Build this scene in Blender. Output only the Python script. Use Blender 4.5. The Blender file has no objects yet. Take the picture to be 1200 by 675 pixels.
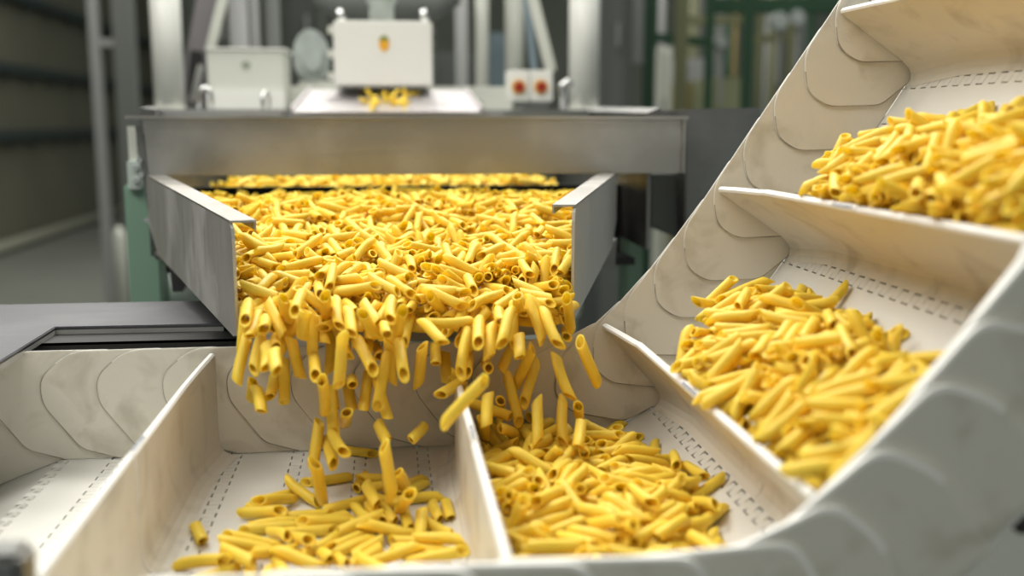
import bpy, bmesh, math, random
import numpy as np
from mathutils import Vector, Matrix, Quaternion, Euler
random.seed(11)
SC = bpy.context.scene
COL = SC.collection

# ------------------------------------------------------------------ camera
F_PX = 1200.0
PITCH = math.atan(191.5 / F_PX)
YAW = math.atan(148 / F_PX * math.cos(PITCH))
EYE = 1.2857
cam_d = bpy.data.cameras.new('camera')
cam = bpy.data.objects.new('camera', cam_d)
COL.objects.link(cam)
cam.location = (0, 0, EYE)
cam.rotation_euler = (math.pi / 2 - PITCH, 0, -YAW)
cam_d.sensor_width = 36.0
cam_d.lens = 36.0
cam_d.clip_start = 0.02
cam_d.clip_end = 100
cam_d.dof.use_dof = True
cam_d.dof.focus_distance = 0.89
cam_d.dof.aperture_fstop = 3.4
SC.camera = cam

# ------------------------------------------------------------------ world, lamps, exposure
SC.view_settings.view_transform = 'Standard'
SC.view_settings.look = 'None'
SC.view_settings.gamma = 1.0
SC.view_settings.use_curve_mapping = False
SC.view_settings.exposure = -0.06
SC.cycles.use_denoising = True
SC.cycles.max_bounces = 8
world = bpy.data.worlds.new('hall_ambient')
SC.world = world
world.use_nodes = True
bg = world.node_tree.nodes['Background']
bg.inputs[0].default_value = (0.88, 0.95, 0.88, 1)
bg.inputs[1].default_value = 0.33


def area_lamp(loc, target, sx, sy, power, color=(1, 0.975, 0.90)):
    d = bpy.data.lights.new('hall_and_fill_lamp', 'AREA')
    d.shape = 'RECTANGLE'
    d.size, d.size_y, d.energy, d.color = sx, sy, power, color
    o = bpy.data.objects.new('hall_and_fill_lamp', d)
    COL.objects.link(o)
    o.location = loc
    o.rotation_euler = (Vector(target) - Vector(loc)).to_track_quat('-Z', 'Y').to_euler()
    return o


area_lamp((-0.1, 2.1, 3.1), (0.0, 1.0, 1.1), 2.8, 0.6, 42)
area_lamp((0.0, 1.45, 2.35), (0.0, 1.1, 1.1), 1.4, 0.4, 10)
area_lamp((-1.5, 0.6, 3.0), (-0.2, 0.9, 1.1), 1.6, 0.6, 28)
area_lamp((-0.5, 0.3, 2.7), (-0.25, 0.75, 1.05), 1.2, 0.4, 9)  # added fill lamp, brightens the front of the belt
area_lamp((0.0, 4.0, 3.6), (0.0, 2.4, 1.2), 2.5, 0.5, 42)
area_lamp((0.0, 8.5, 4.8), (0.0, 8.5, 0.0), 6.0, 1.5, 190)
area_lamp((-2.6, 6.5, 4.4), (-3.9, 7.5, 1.0), 1.0, 5.0, 95)
area_lamp((2.2, 5.0, 4.4), (2.0, 6.5, 1.0), 3.0, 1.0, 70)


# ------------------------------------------------------------------ helpers
def cam_ray(px, py):
    a = (px - 600) / F_PX
    b = (337.5 - py) / F_PX
    m = cam.rotation_euler.to_matrix()
    return m @ Vector((a, b, -1))


def at(px, py, Y):
    d = cam_ray(px, py)
    t = Y / d.y
    return Vector((d.x * t, Y, EYE + d.z * t))


def mat(name, color, rough=0.5, metal=0.0, bump=None, var=None, sss=0.0, coat=0.0, spec=0.5):
    """bump=(scale, strength); var=(scale, second colour, amount, lo, hi)"""
    m = bpy.data.materials.new(name)
    m.use_nodes = True
    nt = m.node_tree
    p = nt.nodes['Principled BSDF']
    p.inputs['Base Color'].default_value = (*color, 1)
    p.inputs['Roughness'].default_value = rough
    p.inputs['Metallic'].default_value = metal
    p.inputs['Specular IOR Level'].default_value = spec
    p.inputs['Coat Weight'].default_value = coat
    if sss:
        p.inputs['Subsurface Weight'].default_value = sss
        p.inputs['Subsurface Radius'].default_value = (1.0, 0.82, 0.35)
        p.inputs['Subsurface Scale'].default_value = 0.006
    tc = nt.nodes.new('ShaderNodeTexCoord')
    if var:
        n = nt.nodes.new('ShaderNodeTexNoise')
        n.inputs['Scale'].default_value = var[0]
        n.inputs['Detail'].default_value = 4
        n.inputs['Distortion'].default_value = 0.6
        nt.links.new(tc.outputs['Object'], n.inputs['Vector'])
        mr = nt.nodes.new('ShaderNodeMapRange')
        mr.inputs[1].default_value = var[3] if len(var) > 3 else 0.4
        mr.inputs[2].default_value = var[4] if len(var) > 4 else 0.7
        mr.inputs[4].default_value = var[2]
        nt.links.new(n.outputs['Fac'], mr.inputs[0])
        mx = nt.nodes.new('ShaderNodeMix')
        mx.data_type = 'RGBA'
        mx.inputs[6].default_value = (*color, 1)
        mx.inputs[7].default_value = (*var[1], 1)
        nt.links.new(mr.outputs[0], mx.inputs[0])
        nt.links.new(mx.outputs[2], p.inputs['Base Color'])
    if bump:
        n2 = nt.nodes.new('ShaderNodeTexNoise')
        n2.inputs['Scale'].default_value = bump[0]
        nt.links.new(tc.outputs['Object'], n2.inputs['Vector'])
        b = nt.nodes.new('ShaderNodeBump')
        b.inputs['Strength'].default_value = bump[1]
        b.inputs['Distance'].default_value = 0.001
        nt.links.new(n2.outputs['Fac'], b.inputs['Height'])
        nt.links.new(b.outputs[0], p.inputs['Normal'])
    return m


def steel_mat(name, color, rough=0.35, streak=(3, 3, 90), amount=0.35, smear=(0.62, 0.62, 0.62), smear_scale=9):
    m = mat(name, color, rough, 1.0)
    nt = m.node_tree
    p = nt.nodes['Principled BSDF']
    tc = nt.nodes.new('ShaderNodeTexCoord')
    mp = nt.nodes.new('ShaderNodeMapping')
    mp.inputs['Scale'].default_value = streak
    n = nt.nodes.new('ShaderNodeTexNoise')
    n.inputs['Scale'].default_value = 4
    n.inputs['Detail'].default_value = 5
    nt.links.new(tc.outputs['Object'], mp.inputs[0])
    nt.links.new(mp.outputs[0], n.inputs['Vector'])
    mr = nt.nodes.new('ShaderNodeMapRange')
    mr.inputs[3].default_value = rough - 0.10
    mr.inputs[4].default_value = rough + 0.16
    nt.links.new(n.outputs['Fac'], mr.inputs[0])
    nt.links.new(mr.outputs[0], p.inputs['Roughness'])
    n2 = nt.nodes.new('ShaderNodeTexNoise')           # dusty flour smears
    n2.inputs['Scale'].default_value = smear_scale
    n2.inputs['Detail'].default_value = 6
    nt.links.new(tc.outputs['Object'], n2.inputs['Vector'])
    m2 = nt.nodes.new('ShaderNodeMapRange')
    m2.inputs[1].default_value = 0.48
    m2.inputs[2].default_value = 0.62
    m2.inputs[4].default_value = amount
    nt.links.new(n2.outputs['Fac'], m2.inputs[0])
    mx = nt.nodes.new('ShaderNodeMix')
    mx.data_type = 'RGBA'
    mx.inputs[6].default_value = (*color, 1)
    mx.inputs[7].default_value = (*smear, 1)
    nt.links.new(m2.outputs[0], mx.inputs[0])
    nt.links.new(mx.outputs[2], p.inputs['Base Color'])
    inv = nt.nodes.new('ShaderNodeMath')
    inv.operation = 'MULTIPLY_ADD'
    inv.inputs[1].default_value = -0.6
    inv.inputs[2].default_value = 1.0
    nt.links.new(m2.outputs[0], inv.inputs[0])
    nt.links.new(inv.outputs[0], p.inputs['Metallic'])
    return m


M = {
    'plastic': mat('cream_belt_plastic', (0.72, 0.685, 0.61), 0.38, var=(26, (0.40, 0.36, 0.28), 0.55, 0.52, 0.72), bump=(300, 0.08)),
    'rim': mat('white_plastic_edge', (0.86, 0.85, 0.82), 0.35),
    'grime_seam': mat('grimy_seam_edge', (0.27, 0.245, 0.20), 0.6, var=(45, (0.52, 0.48, 0.40), 0.9, 0.35, 0.6)),
    'floor_plastic': mat('white_belt_slat', (0.72, 0.705, 0.66), 0.36, bump=(260, 0.1)),
    'pin': mat('hinge_gap_dark', (0.035, 0.032, 0.03), 0.5),
    'mark': mat('grey_inlay', (0.16, 0.18, 0.23), 0.5, var=(500, (0.5, 0.52, 0.55), 0.7, 0.45, 0.55)),
    'penne': mat('penne_dough', (0.93, 0.575, 0.052), 0.45, sss=0.55, var=(40, (0.94, 0.62, 0.085), 0.6, 0.35, 0.65), bump=(500, 0.02), spec=0.28),
    'steel': steel_mat('brushed_stainless', (0.42, 0.40, 0.375), 0.34, (2, 60, 60)),
    'steel_side': steel_mat('dusty_stainless', (0.58, 0.57, 0.55), 0.5, (30, 30, 2), 0.8, (0.50, 0.49, 0.47), 11),
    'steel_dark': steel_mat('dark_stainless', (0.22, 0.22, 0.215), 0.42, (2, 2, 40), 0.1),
    'cover_steel': steel_mat('matt_cover_steel', (0.15, 0.15, 0.162), 0.5, (2, 12, 2), 0.3, (0.26, 0.26, 0.27), 5),
    'chute': steel_mat('bright_chute_steel', (0.62, 0.58, 0.60), 0.3, (60, 2, 2), 0.2, (0.9, 0.9, 0.9), 6),
    'black': mat('frame_and_shade_black', (0.012, 0.012, 0.012), 0.6),
    'green': mat('green_painted_leg', (0.25, 0.40, 0.30), 0.45, bump=(80, 0.1)),
    'pale': mat('pale_grey_bracket', (0.56, 0.63, 0.58), 0.45),
    'white': mat('white_enamel', (0.78, 0.78, 0.74), 0.35),
    'offwhite': mat('off_white_enamel', (0.62, 0.63, 0.57), 0.4),
    'grey': mat('grey_paint', (0.30, 0.305, 0.30), 0.5),
    'midgrey': mat('mid_grey_paint', (0.155, 0.165, 0.155), 0.85, spec=0.2),
    'darkgrey': mat('dark_grey_paint', (0.085, 0.092, 0.08), 0.55),
    'fan': mat('pale_fan_paint', (0.40, 0.44, 0.42), 0.5, var=(18, (0.28, 0.31, 0.29), 0.6)),
    'wallm': mat('olive_wall_panel', (0.13, 0.128, 0.092), 0.6, var=(0.9, (0.105, 0.104, 0.074), 0.8)),
    'rail': mat('teal_grey_rail', (0.030, 0.042, 0.043), 0.5),
    'pipe': mat('pale_skirting_pipe', (0.30, 0.295, 0.235), 0.5),
    'floor': mat('grey_resin_floor', (0.155, 0.165, 0.145), 0.38, var=(0.8, (0.19, 0.20, 0.175), 0.7)),
    'backw': mat('back_wall_green_grey', (0.15, 0.16, 0.13), 0.7, var=(0.7, (0.22, 0.23, 0.19), 0.7)),
    'dkgreen': mat('dark_green_paint', (0.018, 0.062, 0.028), 0.5),
    'olive': mat('olive_paint', (0.17, 0.175, 0.09), 0.5),
    'palegreen': mat('pale_green_paint', (0.29, 0.31, 0.18), 0.5),
    'ochre': mat('ochre_paint', (0.25, 0.19, 0.06), 0.5),
    'red': mat('red_button_plastic', (0.33, 0.018, 0.010), 0.35),
    'yellow': mat('yellow_ring', (0.72, 0.42, 0.10), 0.4),
    'orange': mat('orange_emblem', (0.80, 0.40, 0.02), 0.5),
    'emblem_green': mat('green_emblem', (0.16, 0.24, 0.05), 0.5),
    'smudge': mat('grey_emblem', (0.26, 0.30, 0.22), 0.5),
    'chrome': mat('chrome', (0.75, 0.75, 0.75), 0.15, 1.0),
    'blue': mat('blue_grey_paint', (0.20, 0.26, 0.30), 0.5),
    'mauve': mat('mauve_grey_chute', (0.24, 0.22, 0.235), 0.35, 0.5),
}


def obj(name, verts, faces, m, parent=None, smooth=False, mats=None, fmat=None, bevel=0):
    me = bpy.data.meshes.new(name)
    me.from_pydata([tuple(v) for v in verts], [], faces)
    bm = bmesh.new()
    bm.from_mesh(me)
    bmesh.ops.recalc_face_normals(bm, faces=bm.faces)
    if bevel:
        bmesh.ops.bevel(bm, geom=[e for e in bm.edges if len(e.link_faces) == 2 and e.calc_face_angle() > 0.6],
                        offset=bevel, segments=2, affect='EDGES', clamp_overlap=True)
    bm.to_mesh(me)
    bm.free()
    if mats:
        for x in mats:
            me.materials.append(x)
        if fmat:
            for p, k in zip(me.polygons, fmat):
                p.material_index = k
    else:
        me.materials.append(m)
    if smooth:
        me.shade_smooth()
    o = bpy.data.objects.new(name, me)
    COL.objects.link(o)
    if parent:
        o.parent = parent
        o.matrix_parent_inverse = parent.matrix_basis.inverted()
    return o


class MB:
    """collects shapes into one mesh"""
    def __init__(s):
        s.v, s.f = [], []

    def add(s, v, f):
        n = len(s.v)
        s.v += [Vector(x) for x in v]
        s.f += [tuple(i + n for i in q) for q in f]
        return s

    def box(s, a, b):
        x0, y0, z0 = [min(p, q) for p, q in zip(a, b)]
        x1, y1, z1 = [max(p, q) for p, q in zip(a, b)]
        return s.add([(x, y, z) for x in (x0, x1) for y in (y0, y1) for z in (z0, z1)],
                     [(0, 1, 3, 2), (4, 6, 7, 5), (0, 4, 5, 1), (2, 3, 7, 6), (0, 2, 6, 4), (1, 5, 7, 3)])

    def pbox(s, x0, y0, x1, y1, Y, depth):
        """box whose front face fills a picture rectangle at distance Y"""
        a = at((x0 + x1) / 2, y0, Y)
        b = at((x0 + x1) / 2, y1, Y)
        xa, xb = at(x0, (y0 + y1) / 2, Y).x, at(x1, (y0 + y1) / 2, Y).x
        return s.box((xa, Y, b.z), (xb, Y + depth, a.z))

    def bar(s, a, b, w, d=None):
        a, b = Vector(a), Vector(b)
        d = d or w
        z = (b - a).normalized()
        u = z.cross(Vector((0, 1, 0)))
        if u.length < 1e-3:
            u = Vector((1, 0, 0))
        u.normalize()
        t = u.cross(z)
        v = [p + u * (i * w / 2) + t * (j * d / 2) for p in (a, b) for i, j in ((-1, -1), (1, -1), (1, 1), (-1, 1))]
        return s.add(v, [(0, 1, 2, 3), (7, 6, 5, 4), (0, 4, 5, 1), (1, 5, 6, 2), (2, 6, 7, 3), (3, 7, 4, 0)])

    def tube(s, pts, r, n=16, rs=None):
        pts = [Vector(p) for p in pts]
        rings = []
        for i, p in enumerate(pts):
            z = (pts[min(i + 1, len(pts) - 1)] - pts[max(i - 1, 0)]).normalized()
            u = z.cross(Vector((0.1, 1, 0.03))).normalized()
            t = z.cross(u)
            rr = rs[i] if rs else r
            rings.append([p + (u * math.cos(2 * math.pi * k / n) + t * math.sin(2 * math.pi * k / n)) * rr for k in range(n)])
        f = []
        for i in range(len(pts) - 1):
            f += [(i * n + k, i * n + (k + 1) % n, (i + 1) * n + (k + 1) % n, (i + 1) * n + k) for k in range(n)]
        f += [tuple(range(n - 1, -1, -1)), tuple((len(pts) - 1) * n + k for k in range(n))]
        return s.add([v for r_ in rings for v in r_], f)

    def disc(s, c, axis, rx, rz, depth, n=24):
        """elliptic short cylinder, axis along Y"""
        c = Vector(c)
        v = [c + Vector((rx * math.cos(2 * math.pi * k / n), y, rz * math.sin(2 * math.pi * k / n))) for y in (0, depth) for k in range(n)]
        f = [(k, (k + 1) % n, (k + 1) % n + n, k + n) for k in range(n)]
        return s.add(v, f + [tuple(range(n - 1, -1, -1)), tuple(range(n, 2 * n))])

    def prism(s, poly, dv):
        """polygon of 3-d points swept by the vector dv"""
        n = len(poly)
        dv = Vector(dv)
        v = [Vector(p) for p in poly] + [Vector(p) + dv for p in poly]
        f = [tuple(range(n - 1, -1, -1)), tuple(range(n, 2 * n))] + [(k, (k + 1) % n, (k + 1) % n + n, k + n) for k in range(n)]
        return s.add(v, f)

    def build(s, name, m, parent=None, smooth=False, bevel=0):
        return obj(name, s.v, s.f, m, parent, smooth, bevel=bevel)


def tag(o, label, cat, group=None):
    o['label'] = label
    o['category'] = cat
    if group:
        o['group'] = group
    return o


def struct(o):
    o['kind'] = 'structure'
    return o


def thing(name, label, cat, loc, group=None):
    o = bpy.data.objects.new(name, None)
    o.empty_display_size = 0.02
    COL.objects.link(o)
    o.location = loc
    return tag(o, label, cat, group)


# ------------------------------------------------------------------ the hall
struct(MB().box((-4.2, -1.5, -0.1), (9, 19, 0)).build('floor', M['floor']))
wl = MB()
wl.box((-4.1, -1.5, 0), (-3.95, 19, 5))
k = -1.5
while k < 19:                                           # sandwich panels with narrow joints
    wl.box((-3.95, k + 0.012, 0.0), (-3.92, min(k + 1.9, 19), 5))
    k += 1.912
struct(wl.build('wall_left', M['wallm']))
struct(MB().box((-4.2, 19, 0), (9, 19.2, 7)).build('wall_back', M['backw']))
for i, z in enumerate((2.62, 1.86, 1.18)):
    r = MB()
    r.box((-3.92, 0, z - 0.05), (-3.80, 18.9, z + 0.05))
    for q in range(24):
        r.box((-3.86, 0.6 + q * 0.76, z - 0.13), (-3.83, 0.64 + q * 0.76, z - 0.05))
    o = r.build('trim_%d' % (i + 1), M['rail'])
    struct(o)
o = MB().tube([(-3.83, 0.0, 0.07), (-3.83, 9, 0.07), (-3.83, 18.9, 0.07)], 0.065).build('baseboard_left', M['pipe'], smooth=True)
struct(o)

# ladder frame of grey posts by the left wall
lad = thing('service_ladder', 'tall thin grey ladder frame standing before the olive left wall', 'ladder', (at(135, 337, 7.4).x, 7.4, 0))
p0 = at(116, 120, 7.4).x
p1 = at(150, 120, 7.4).x
MB().box((p0 - 0.032, 7.37, 0), (p0 + 0.032, 7.43, 4)).build('rail', M['grey'], lad)
MB().box((p1 - 0.068, 7.37, 0), (p1 + 0.068, 7.45, 4)).build('rail', M['midgrey'], lad)
for z in (at(130, 50, 7.4).z,):
    MB().box((p0 + 0.03, 7.38, z - 0.025), (p1 - 0.06, 7.42, z + 0.025)).build('rung', M['grey'], lad)
wp = thing('bollard', 'short white bollard on the floor behind the green left leg', 'bollard', (at(141, 300, 7.0).x, 7.0, 0))
q = at(140, 280, 7.0)
MB().tube([(q.x, 7.0, 0), (q.x, 7.0, 0.56), (q.x, 7.0, 0.62)], 0.04, rs=[0.04, 0.04, 0.015]).build('post', M['offwhite'], wp, smooth=True)

# ------------------------------------------------------------------ pocket conveyor belt
NODES = [(-.43, .950), (-.378, .970), (-.3238, .990), (-.2716, 1.0095), (-.228, 1.009), (-.1835, 1.009), (-.131, 1.009), (-.079, 1.009),
         (-.0265, 1.009), (.0257, 1.009), (.078, 1.009), (.132, 1.0092), (.184, 1.014), (.232, 1.038), (.267, 1.0695), (.296, 1.1005),
         (.3225, 1.1345), (.3489, 1.1696), (.3745, 1.2072), (.400, 1.2448), (.4256, 1.2824), (.4512, 1.320), (.4768, 1.3576), (.5024, 1.3952),
         (.528, 1.4328), (.5536, 1.4704), (.5792, 1.508)]
DIVIDER_AT = (1, 5, 9, 13, 17, 21)
YN, YF = 0.440, 0.860
belt = thing('pocket_conveyor_belt', 'cream plastic pocket conveyor belt with side plates and dividers, climbing to the upper right',
             'conveyor belt', (0, (YN + YF) / 2, 1.0))


def frame_of(i):
    a, b = Vector((NODES[i][0], 0, NODES[i][1])), Vector((NODES[i + 1][0], 0, NODES[i + 1][1]))
    u = (b - a).normalized()
    return a, b, u, Vector((-u.z, 0, u.x)), (b - a).length


TP, TW = 0.0165, 0.0078                                   # hinge finger pitch and width
for i in range(len(NODES) - 1):
    a, b, u, n, L = frame_of(i)
    left, right = [], []
    y = YN - 0.004
    g = 0.0006
    while y < YF + 0.002:
        y1 = min(y + TP, YF + 0.004)
        ym = min(y + TW, y1)
        # this slat's left edge: finger on [y+TW.., y1]; right edge: finger on [y, ym]
        left += [(0.0046 + g, y), (0.0046 + g, min(y + TW + 0.0005, y1)), (-0.0046 + g, min(y + TW + 0.0005, y1)), (-0.0046 + g, y1 - 0.0003), (0.0046 + g, y1 - 0.0003)]
        right += [(L + 0.0046 - g, y), (L + 0.0046 - g, ym), (L - 0.0046 - g, ym), (L - 0.0046 - g, y1)]
        y += TP
    poly = right + left[::-1]
    P = [a + u * s + Vector((0, yy, 0)) for s, yy in poly]
    ln = len(poly)
    v = P + [p - n * 0.004 for p in P]
    bmx = bmesh.new()
    tv = [bmx.verts.new(p) for p in P]
    clean = []
    for q_, vv in enumerate(tv):
        if not clean or (vv.co - clean[-1].co).length > 1e-6:
            clean.append(vv)
    fc = bmx.faces.new(clean)
    ret = bmesh.ops.extrude_face_region(bmx, geom=[fc])
    for e in ret['geom']:
        if isinstance(e, bmesh.types.BMVert):
            e.co -= n * 0.004
    bmesh.ops.delete(bmx, geom=[x for x in bmx.verts if not x.link_faces], context='VERTS')
    bmesh.ops.triangulate(bmx, faces=[f_ for f_ in bmx.faces if len(f_.verts) > 4])
    bmesh.ops.recalc_face_normals(bmx, faces=bmx.faces)
    me = bpy.data.meshes.new('belt_slat')
    bmx.to_mesh(me)
    bmx.free()
    me.materials.append(M['floor_plastic'])
    o = bpy.data.objects.new('belt_slat', me)
    COL.objects.link(o)
    o.parent = belt
    o.matrix_parent_inverse = Matrix.Translation(-belt.location)
    pin = MB().tube([b - n * 0.0085 + Vector((0, YN - 0.003, 0)), b - n * 0.0085 + Vector((0, YF + 0.003, 0))], 0.0048, 10)
    pin.build('hinge_pin', M['pin'], belt, smooth=True)  # near-black rod added to paint the shade in the finger gaps


def round_poly(pts, radii, seg=6):
    out = []
    N = len(pts)
    for i in range(N):
        p, a, b, r = Vector(pts[i]), Vector(pts[i - 1]), Vector(pts[(i + 1) % N]), radii[i]
        if r <= 0:
            out.append(p)
            continue
        A, B = p + (a - p).normalized() * r, p + (b - p).normalized() * r
        for k_ in range(seg + 1):
            t = k_ / seg
            out.append(A * (1 - t) ** 2 + p * 2 * t * (1 - t) + B * t * t)
    return out


PLATE = round_poly([(0.0, 0.0005), (-.0287, .0093), (-.057, .047), (-.058, .068), (-.034, .0885), (.044, .0885), (.060, .055), (.060, .0005)],
                   [.003, .007, .008, .010, .014, .008, .012, 0])
PLATE_NEAR = round_poly([(0.0, 0.0005), (-.0287, .0093), (-.057, .047), (-.058, .068), (-.034, .0885), (.062, .0885), (.076, .055), (.070, .0005)],
                        [.003, .010, .0095, .0105, .014, .012, .014, 0])
NP = len(PLATE)


def side_plate(i, side):
    """one overlapping wall plate; side +1 = far wall, -1 = near wall"""
    a, b, u, n, L = frame_of(i)
    y0 = YF if side > 0 else YN
    t = 0.0017 if side > 0 else 0.0035
    lean = 0.048 if side > 0 else 0.085
    hs = 1.055 if side > 0 else 0.90
    cen = Vector((0.0, 0.045))
    outline = PLATE if side > 0 else PLATE_NEAR
    inner = [p + (cen - p).normalized() * 0.0010 for p in outline]
    outer = [p + (cen - p).normalized() * 0.0032 for p in outline]
    v = []
    for th, ring in ((0.0004, outline), (0, inner), (t - 0.0004, outline), (t, outer)):
        for s, h in ring:
            y = y0 + side * (-0.0010 + lean * s + th)
            v.append(a + u * s + n * (h * hs) + Vector((0, y, 0)))
    f = [tuple(range(NP, 2 * NP)), tuple(range(4 * NP - 1, 3 * NP - 1, -1))]
    fm = [0, 0]
    for k_ in range(NP):
        k2 = (k_ + 1) % NP
        h = (outline[k_].y + outline[k2].y) / 2
        s = (outline[k_].x + outline[k2].x) / 2
        edge = s < 0.0 and h < 0.080  # lower left edge: grime, with the seam's shadow line painted in
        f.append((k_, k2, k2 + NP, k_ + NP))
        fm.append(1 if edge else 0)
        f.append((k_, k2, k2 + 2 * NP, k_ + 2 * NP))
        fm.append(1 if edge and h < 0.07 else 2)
        f.append((k_ + 2 * NP, k2 + 2 * NP, k2 + 3 * NP, k_ + 3 * NP))
        fm.append(2 if h > 0.05 else 0)
    return obj('side_plate', v, f, None, belt, mats=[M['plastic'], M['grime_seam'], M['rim']], fmat=fm)


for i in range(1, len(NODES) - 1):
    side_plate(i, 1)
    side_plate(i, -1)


def divider(i):
    a, b, u, n, L = frame_of(i)
    m = (a + b) / 2
    H, T = 0.080, 0.0027
    w = 1.0 if i < 12 else -0.8                             # which way the far wing is set
    prof = [(-T, H), (T, H)]
    right = [(T, .016), (T + .0012, .009), (T + .004, .004), (T + .009, .0012), (T + .015, .0003)]
    prof = [(-T, H - .0015), (-T * .5, H), (T * .5, H), (T, H - .0015)] + right + [(-x, y) for x, y in right[::-1]]
    ys = [(YN + 0.003, 0), (0.6185, 0), None, (0.6203, 0.0003), (0.780, 0.0003), (0.787, 0.0010 * w), (0.820, 0.0050 * w), (YF - 0.004, 0.0100 * w)]
    segs, cur = [], []
    for s_ in ys:
        if s_ is None:
            segs.append(cur)
            cur = []
        else:
            cur.append(s_)
    segs.append(cur)
    v, f, fm = [], [], []
    for sg in segs:
        base = len(v)
        for (y, off) in sg:
            for (s, h) in prof:
                lift = max(0.0, (y - 0.780) / 0.076) * 0.009 * (h / H)
                v.append(m + u * (s + off) + n * (h + lift) + Vector((0, y, 0)))
        K = len(prof)
        for r_ in range(len(sg) - 1):
            for k_ in range(K):
                f.append((base + r_ * K + k_, base + r_ * K + (k_ + 1) % K, base + (r_ + 1) * K + (k_ + 1) % K, base + (r_ + 1) * K + k_))
                fm.append(1 if k_ in (0, 1, 2) else 0)
        f += [tuple(base + k_ for k_ in range(K)), tuple(base + (len(sg) - 1) * K + k_ for k_ in range(K))]
        fm += [1, 1]
    d = obj('divider', v, f, None, belt, mats=[M['plastic'], M['rim']], fmat=fm)
    # a small mould inlay on the top edge beside the joint
    q = MB()
    c = m + n * (H + 0.0001)
    q.prism([c + u * -.0011 + Vector((0, 0.624, 0)), c + u * .0011 + Vector((0, 0.624, 0)), c + u * .0013 + Vector((0, 0.655, 0)), c + u * -.0009 + Vector((0, 0.655, 0))], n * 0.0003)
    q.build('inlay', M['mark'], d)
    return d


for i in DIVIDER_AT:
    divider(i)

# ------------------------------------------------------------------ conveyor frame: black panels painting the gap's shade and the grey cover sheet
fr = thing('conveyor_frame', 'frame with black panels painted as the shaded gap under the grey cover sheet', 'frame', (-0.35, 0.92, 0))
MB().box((-0.75, 0.905, 0.80), (-0.115, 0.915, 1.100)).build('gap_shade_panel', M['black'], fr)  # black sheet painting the darkness under the cover sheet
MB().box((-0.75, 0.915, 0.80), (-0.125, 1.02, 0.81)).build('bottom_flange', M['black'], fr)
MB().box((-0.75, 0.905, 1.0975), (-0.115, 1.02, 1.0998)).build('top_flange', M['black'], fr)  # black strip closing the same painted dark gap
for x in (-0.70, -0.18):
    MB().box((x - 0.03, 0.93, 0), (x + 0.03, 0.99, 0.80)).build('leg', M['black'], fr)
MB().box((-0.75, 0.36, 0.86), (0.62, 0.378, 0.93)).build('cross_member', M['steel_dark'], fr)
for x in (-0.60, 0.50):
    MB().box((x - 0.03, 0.355, 0), (x + 0.03, 0.383, 0.86)).build('leg', M['steel_dark'], fr)
Zc = 1.107
cv = [(-0.80, 1.069), (-0.193, 1.069), (-0.160, 1.020), (-0.1516, .981), (-0.150, .9397), (-0.297, .942), (-0.296, .70), (-0.80, .70)]
cover = tag(MB().prism([(x, y, Zc - 0.003) for x, y in cv], (0, 0, 0.003)).build('cover_sheet', M['cover_steel'], bevel=0.0008),
            'flat grey steel cover sheet lying left of the feeder above the belt edge', 'cover plate')
lip = MB()
for (xa, ya), (xb, yb) in ((cv[4], cv[5]), (cv[5], cv[6])):
    lip.prism([(xa, ya, Zc - 0.003), (xb, yb, Zc - 0.003), (xb, yb, Zc - 0.007), (xa, ya, Zc - 0.007)], (0, 0.0015, 0))
lip.build('folded_edge', M['steel_side'], cover)
MB().pbox(-30, 653, 26, 720, 0.40, 0.02).build('bracket', M['steel_dark'], fr, bevel=0.003)

# ------------------------------------------------------------------ feeder
fd = thing('vibrating_feeder', 'stainless steel feeder trough with a wide crossbeam on green legs pouring pasta', 'feeder', (0, 1.3, 0))
WT = 0.0025
LA, LB, RC, RD = Vector((-.116, .80, 0)), Vector((-.2886, 1.30, 0)), Vector((.1525, .84, 0)), Vector((.2923, 1.30, 0))


def chute_wall(near, far, sgn, ztip, zn, zf):
    d = (far - near).normalized()
    out = Vector((d.y, -d.x, 0)) * sgn                     # away from the trough
    near_b, far_b = near.copy(), far.copy()
    # profile of the sheet in its own plane (distance along, z); the near corner is rounded at the top
    Lw = (far - near).length
    poly = [(0.0, ztip), (0.0, zn - 0.030), (0.0006, zn - 0.012), (0.003, zn - 0.004), (0.008, zn), (Lw, zf), (Lw, zf - 0.060), (Lw * .86, zf - .088), (0.012, ztip - 0.003)]
    pts = [near + d * s + Vector((0, 0, z)) for s, z in poly]
    w = MB().prism(pts, out * WT).build('side_wall', M['steel_side'], fd)
    # inward flange with a short turned-down lip
    fl = MB()
    inn = -out
    A0 = near + d * 0.006 + Vector((0, 0, zn))
    B0 = far + Vector((0, 0, zf))
    A1, B1 = A0 + inn * 0.017 - d * 0.003, B0 + inn * 0.019
    fl.prism([A0 + out * WT, B0 + out * WT, B1, A1], (0, 0, 0.0018))
    fl.prism([A1, B1, B1 - Vector((0, 0, .006)), A1 - Vector((0, 0, .006))], out * 0.0015)
    fl.build('flange', M['steel'], w)
    return w


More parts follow.
